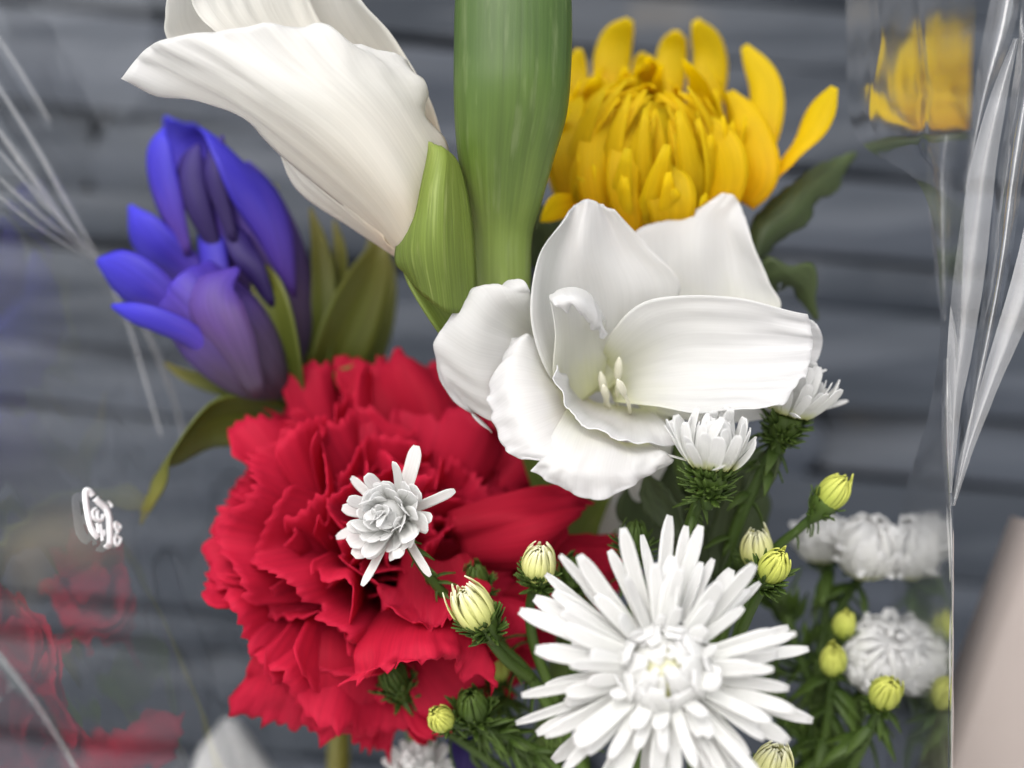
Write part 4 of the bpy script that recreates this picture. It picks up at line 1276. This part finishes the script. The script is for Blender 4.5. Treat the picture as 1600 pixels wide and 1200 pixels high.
pompom(sC, P(1284, 846, 56), (-0.12, -0.40, 0.9), 0.0062, 81)
pompom(sC, P(1354, 862, 46), (0.10, -0.50, 0.85), 0.0078, 82)
pompom(sC, P(1370, 1030, 42), (0.08, -0.82, 0.5), 0.0085, 83)
aster_bud(sC, P(1318, 980, 38), (0.1, -0.4, 0.9), 0.0026, 84, 'lime', 24)
aster_bud(sC, P(1302, 1035, 34), (-0.1, -0.6, 0.75), 0.0030, 85, 'lime', 24)
aster_bud(sC, P(1382, 1085, 24), (0.1, -0.7, 0.7), 0.0034, 86, 'lime', 30)
for i, pts in enumerate([[(1298, 880, 54), (1290, 960, 54), (1275, 1080, 50), (1265, 1300, 46)], [(1350, 892, 50), (1310, 960, 52), (1285, 1080, 50), (1270, 1300, 46)],
                         [(1370, 1050, 46), (1340, 1130, 46), (1300, 1220, 46), (1280, 1310, 46)], [(1316, 990, 40), (1305, 1060, 44), (1285, 1180, 46), (1270, 1300, 46)],
                         [(1302, 1050, 36), (1295, 1120, 42), (1275, 1250, 46)], [(1378, 1100, 26), (1345, 1170, 34), (1300, 1260, 42)],
                         [(1270, 1080, 48), (1240, 1000, 50), (1220, 930, 52)], [(1280, 1180, 46), (1220, 1120, 44), (1180, 1060, 46)]]):
    stalk(sC, pts, 0.0011, 0.0016)
    leaflets(sC, pts, 26, 0.010, 90 + i, 0.14)

# a pale head deep between carnation and big aster, and the little one at the lower edge
sD = thing('aster_spray', P(700, 1330, 72), 'shaded white aster flowers deep behind the carnation at the lower edge', 'aster', GRP)
head(sD, P(668, 1085, 78), (-0.1, -0.6, 0.8), [(n, t, tv, L * 1.2, w * 1.2, p, o_) for (n, t, tv, L, w, p, o_) in POM], 101, (0.004, 24, 0.003), True)
head(sD, P(655, 1215, 40), (-0.1, -0.6, 0.8), POM2, 102, (0.004, 24, 0.003), True)
stalk(sD, [(668, 1100, 82), (680, 1180, 84), (700, 1330, 76)], 0.0012, 0.0016)
stalk(sD, [(655, 1225, 44), (670, 1270, 56), (700, 1330, 72)], 0.0012, 0.0016)

# ------------------------------------------------------------------ tissue corner, lower left
tis = add('tissue_paper', net([[(290, 1300, 111), (350, 1300, 105), (420, 1300, 107), (470, 1300, 113)], [(300, 1220, 113), (350, 1210, 107), (410, 1215, 108), (450, 1230, 113)],
                               [(312, 1170, 115), (345, 1150, 110), (385, 1160, 110), (420, 1190, 115)], [(340, 1140, 116), (352, 1122, 114), (372, 1125, 114), (392, 1150, 116)]],
                              20, 20, 0.0003, wave=0.0012), M['paper'])
tis['label'] = 'pale corner of tissue paper below the carnation at the lower edge'
tis['category'] = 'paper'

# ------------------------------------------------------------------ cellophane sleeve
wrap = thing('cellophane_wrap', P(800, 1300, 30), 'clear crinkled cellophane sleeve around the bouquet with a white printed mark', 'wrapper')


def film(name, corner_rows, nv, nu, seed, amp=0.0006, freq=60, creases=(), mat='cello', big=0.0):
    A = np.array([[tuple(p) for p in r] for r in corner_rows])
    G = catmull(A, np.linspace(0, 1, nv))
    G = catmull(G.transpose(1, 0, 2), np.linspace(0, 1, nu)).transpose(1, 0, 2)
    N = grid_normals(G)
    disp = np.zeros((nv, nu))
    for i in range(nv):
        for j in range(nu):
            p = Vector(G[i, j])
            disp[i, j] = amp * (noise.noise(p * freq + Vector((seed, 0, 0))) + 0.35 * noise.noise(p * freq * 2.7 + Vector((0, seed, 0)))) + big * noise.noise(Vector((p.x * 6, p.y * 22, p.z * 16)) + Vector((seed, 3, 0)))
    for (pts, hgt, wid_) in creases:
        q = np.array([tuple(x) for x in pts])
        best = np.full((nv, nu), 1e9)
        for a, b in zip(q[:-1], q[1:]):
            ab = b - a
            tt = np.clip(((G - a) @ ab) / ab.dot(ab), 0, 1)
            dd = np.linalg.norm(G - (a + tt[..., None] * ab), axis=2)
            best = np.minimum(best, dd)
        disp += hgt * np.exp(-(best / wid_))
    G = G + N * disp[..., None]
    V = G.reshape(-1, 3)
    F = [(r * nu + c, r * nu + c + 1, (r + 1) * nu + c + 1, (r + 1) * nu + c) for r in range(nv - 1) for c in range(nu - 1)]
    U = np.stack(np.meshgrid(np.linspace(0, 1, nu), np.linspace(0, 1, nv)), axis=2).reshape(-1, 2)
    return add(name, (V, F, U), M[mat], wrap)


from mathutils.bvhtree import BVHTree

# left side: a panel that runs back from beside the lens, leaning in towards the stems
LT, LB = P(120, 300, 62), P(352, 1090, 55)      # its far edge
along = (LB - LT)
ROWS_L = []
for t, nx in [(-0.6, -0.085), (0.1, -0.065), (0.55, -0.026), (0.95, -0.008), (1.4, 0.006)]:
    f = LT + along * t
    nd = Vector((nx, -0.150, -0.004))
    ROWS_L.append([f + nd, f + nd * 0.3, f - nd * 0.4])
G_ = catmull(np.array([[tuple(p) for p in r] for r in ROWS_L]), np.linspace(0, 1, 60))
G_ = catmull(G_.transpose(1, 0, 2), np.linspace(0, 1, 40)).transpose(1, 0, 2)
BV = BVHTree.FromPolygons([tuple(v) for v in G_.reshape(-1, 3)], [(r * 40 + c, r * 40 + c + 1, (r + 1) * 40 + c + 1, (r + 1) * 40 + c) for r in range(59) for c in range(39)])


def on_left(px, py, lift=0.0):
    """the spot on the left panel that the photograph shows at this place"""
    c = Vector((0, -D, Z0))
    d = (P(px, py, 0) - c).normalized()
    hit, nn, _, _ = BV.ray_cast(c, d)
    if hit is None:
        hit, nn, _, _ = BV.find_nearest(P(px, py, 0))
    if nn.dot(c - hit) < 0:
        nn = -nn
    return hit + nn * lift


CREASES = [([(-20, 225), (60, 315), (150, 408)], 7), ([(-20, 270), (70, 350), (152, 412)], 5), ([(-20, 120), (50, 230), (100, 320), (145, 402)], 9),
           ([(-10, 60), (30, 120), (72, 192)], 5), ([(-20, 300), (60, 362), (150, 414)], 4), ([(150, 410), (195, 510), (222, 600), (245, 685)], 5),
           ([(170, 430), (225, 520), (262, 610), (285, 700)], 12), ([(-20, 1020), (50, 1110), (110, 1210)], 4),
           ([(-20, 190), (40, 270), (110, 370)], 12), ([(20, 250), (80, 330), (140, 405)], 10)]
LC = [([on_left(*p) for p in pts], random.Random(k).choice([0.0010, -0.0008, 0.0013]), 0.0010) for k, (pts, w) in enumerate(CREASES)]
film('left_panel', ROWS_L, 200, 180, 3.0, amp=0.0004, freq=45, creases=LC, big=0.0035)


def px_ribbon(pts, wpx, lift, taper=True, th=0.00008, n=26):
    """a narrow strip that lies on the left panel along a line"""
    q = catmull(np.array(pts, dtype=float), np.linspace(0, 1, n))
    T = np.gradient(q, axis=0)
    T /= np.maximum(np.linalg.norm(T, axis=1, keepdims=True), 1e-9)
    S = np.stack([-T[:, 1], T[:, 0]], axis=1)
    G = np.zeros((n, 3, 3))
    for i in range(n):
        f = i / (n - 1)
        w = wpx * 0.5 * ((0.25 + 0.75 * math.sin(math.pi * min(0.98, max(0.06, f)))) if taper else 1.0)
        for j, u in enumerate((-1, 0, 1)):
            G[i, j] = on_left(q[i, 0] + S[i, 0] * w * u, q[i, 1] + S[i, 1] * w * u, lift + (0.0004 if j == 1 else 0))
    return shell(G, th)


for pts, w in CREASES:
    add('crease', px_ribbon(pts, w, 0.0012), M['crease'], wrap)  # hazy strips laid over the film as painted highlights

# right side panel: edge-on to the lens, so it mirrors the flowers beside it
def R_(X, py, d):
    s = PS(d)
    return Vector((X * 0.001, d * 0.001, Z0 - (py - 600) * s))


film('right_panel', [[R_(78, -260, 42), R_(77, -200, 0), R_(77, -180, -58)],
                     [R_(78, 60, 41), R_(77, 60, 0), R_(78, 60, -52)],
                     [R_(79.5, 210, 38), R_(79, 210, 0), R_(80, 210, -44)],
                     [R_(86, 300, 6), R_(87, 300, -4), R_(88, 300, -16)],
                     [R_(89, 480, 4), R_(89.5, 480, -2), R_(90, 480, -7)],
                     [R_(89.5, 640, 14), R_(89.5, 640, 6), R_(90, 640, -2)],
                     [R_(89.5, 860, 42), R_(89.5, 860, 20), R_(90, 860, -1)],
                     [R_(88.5, 1300, 48), R_(89, 1290, 24), R_(90, 1280, -1)]], 200, 120, 8.0, amp=0.0003, freq=40, mat='cello_multi',
     creases=[([R_(79, -100, -20), R_(79, 150, -25), R_(84, 330, 0)], 0.0012, 0.001), ([R_(79, -150, 10), R_(79, 60, 5), R_(80, 180, 20)], -0.001, 0.0012)])


def band(edges, depth, bow, mat, seed, name='pleat'):
    """a long narrow pleat of the sleeve's margin: rows of (py, left px, right px)"""
    rows = []
    for (py, xl, xr) in edges:
        rows.append([P(xl + (xr - xl) * f, py, depth + bow * b) for f, b in ((0, 1.0), (0.33, 0.1), (0.66, -0.3), (1.0, 0.4))])
    return film(name, rows, 90, 16, seed, amp=0.00025, freq=80, mat=mat)


# the sleeve's margin turns outward in pleats past the right panel
M['cello_pleat'] = cello_mat('cellophane pleat', haze=0.14, layers=1.0, rough=0.3)  # diffuse haze here stands in for sky reflected on the folds
M['cello_pleat_thin'] = cello_mat('cellophane thin pleat', haze=0.14, layers=2, rough=0.10)  # same painted sky glare on the thinner pleats
band([(60, 1583, 1592), (150, 1548, 1574), (260, 1516, 1557), (400, 1494, 1542), (520, 1482, 1524), (640, 1478, 1502), (770, 1482, 1488)], -3, 1.2, 'cello_pleat', 1)
band([(-60, 1600, 1660), (100, 1588, 1625), (260, 1562, 1600), (400, 1546, 1580), (520, 1528, 1556), (640, 1506, 1528), (780, 1487, 1494)], 4, 6, 'cello_fold', 2)
band([(300, 1612, 1660), (400, 1590, 1640), (500, 1562, 1606), (600, 1532, 1562), (700, 1503, 1522), (790, 1486, 1492)], -1, 1.2, 'cello_pleat', 3)
band([(210, 1452, 1500), (260, 1448, 1490), (340, 1452, 1486), (430, 1462, 1482), (500, 1470, 1480)], 22, 4, 'cello_pleat_thin', 4)
band([(560, 1474, 1484), (700, 1472, 1488), (860, 1482, 1490), (1000, 1483, 1490), (1240, 1481, 1489)], -2, 2, 'cello_fold', 5)
band([(-60, 1560, 1600), (40, 1540, 1585), (160, 1520, 1545), (300, 1500, 1512)], 16, 5, 'cello_pleat_thin', 6)

# printed plastic-recycling mark on the left panel
k_ = 160 / 1371.0


def L_(x, y):
    return (60 + x * k_, 740 + y * k_)


strokes = [
    ([(680, 325), (640, 270), (590, 250), (575, 310), (592, 480), (635, 700), (680, 810), (745, 880)], 8.5),
    ([(705, 350), (770, 420), (850, 490), (892, 600), (902, 760), (902, 930), (880, 990), (835, 965)], 9.0),
    ([(715, 490), (668, 535), (682, 615), (732, 660)], 4.5),
    ([(735, 520), (732, 600), (760, 655), (798, 635), (812, 570)], 5.0),
    ([(655, 735), (700, 800), (730, 860)], 4.5),
    ([(728, 690), (738, 760), (745, 830)], 3.5),
    ([(768, 700), (785, 800), (800, 925)], 4.0),
    ([(815, 780), (822, 830), (812, 870)], 3.5),
    ([(960, 665), (1010, 700), (1042, 735), (1015, 775), (970, 745), (958, 680)], 3.6),
    ([(985, 770), (1005, 815), (962, 850)], 3.2),
    ([(965, 850), (1030, 880), (1042, 915), (1005, 985), (968, 955), (960, 870)], 3.8),
    ([(870, 395), (905, 430), (925, 475)], 2.2),
]
mk = add('printed_mark', join([px_ribbon([L_(*p) for p in q], w * 1.15, 0.0010, taper=False, th=0.00005, n=24) for q, w in strokes]), M['print'], wrap)
mk['label'] = 'small white rounded-square plastic recycling mark'
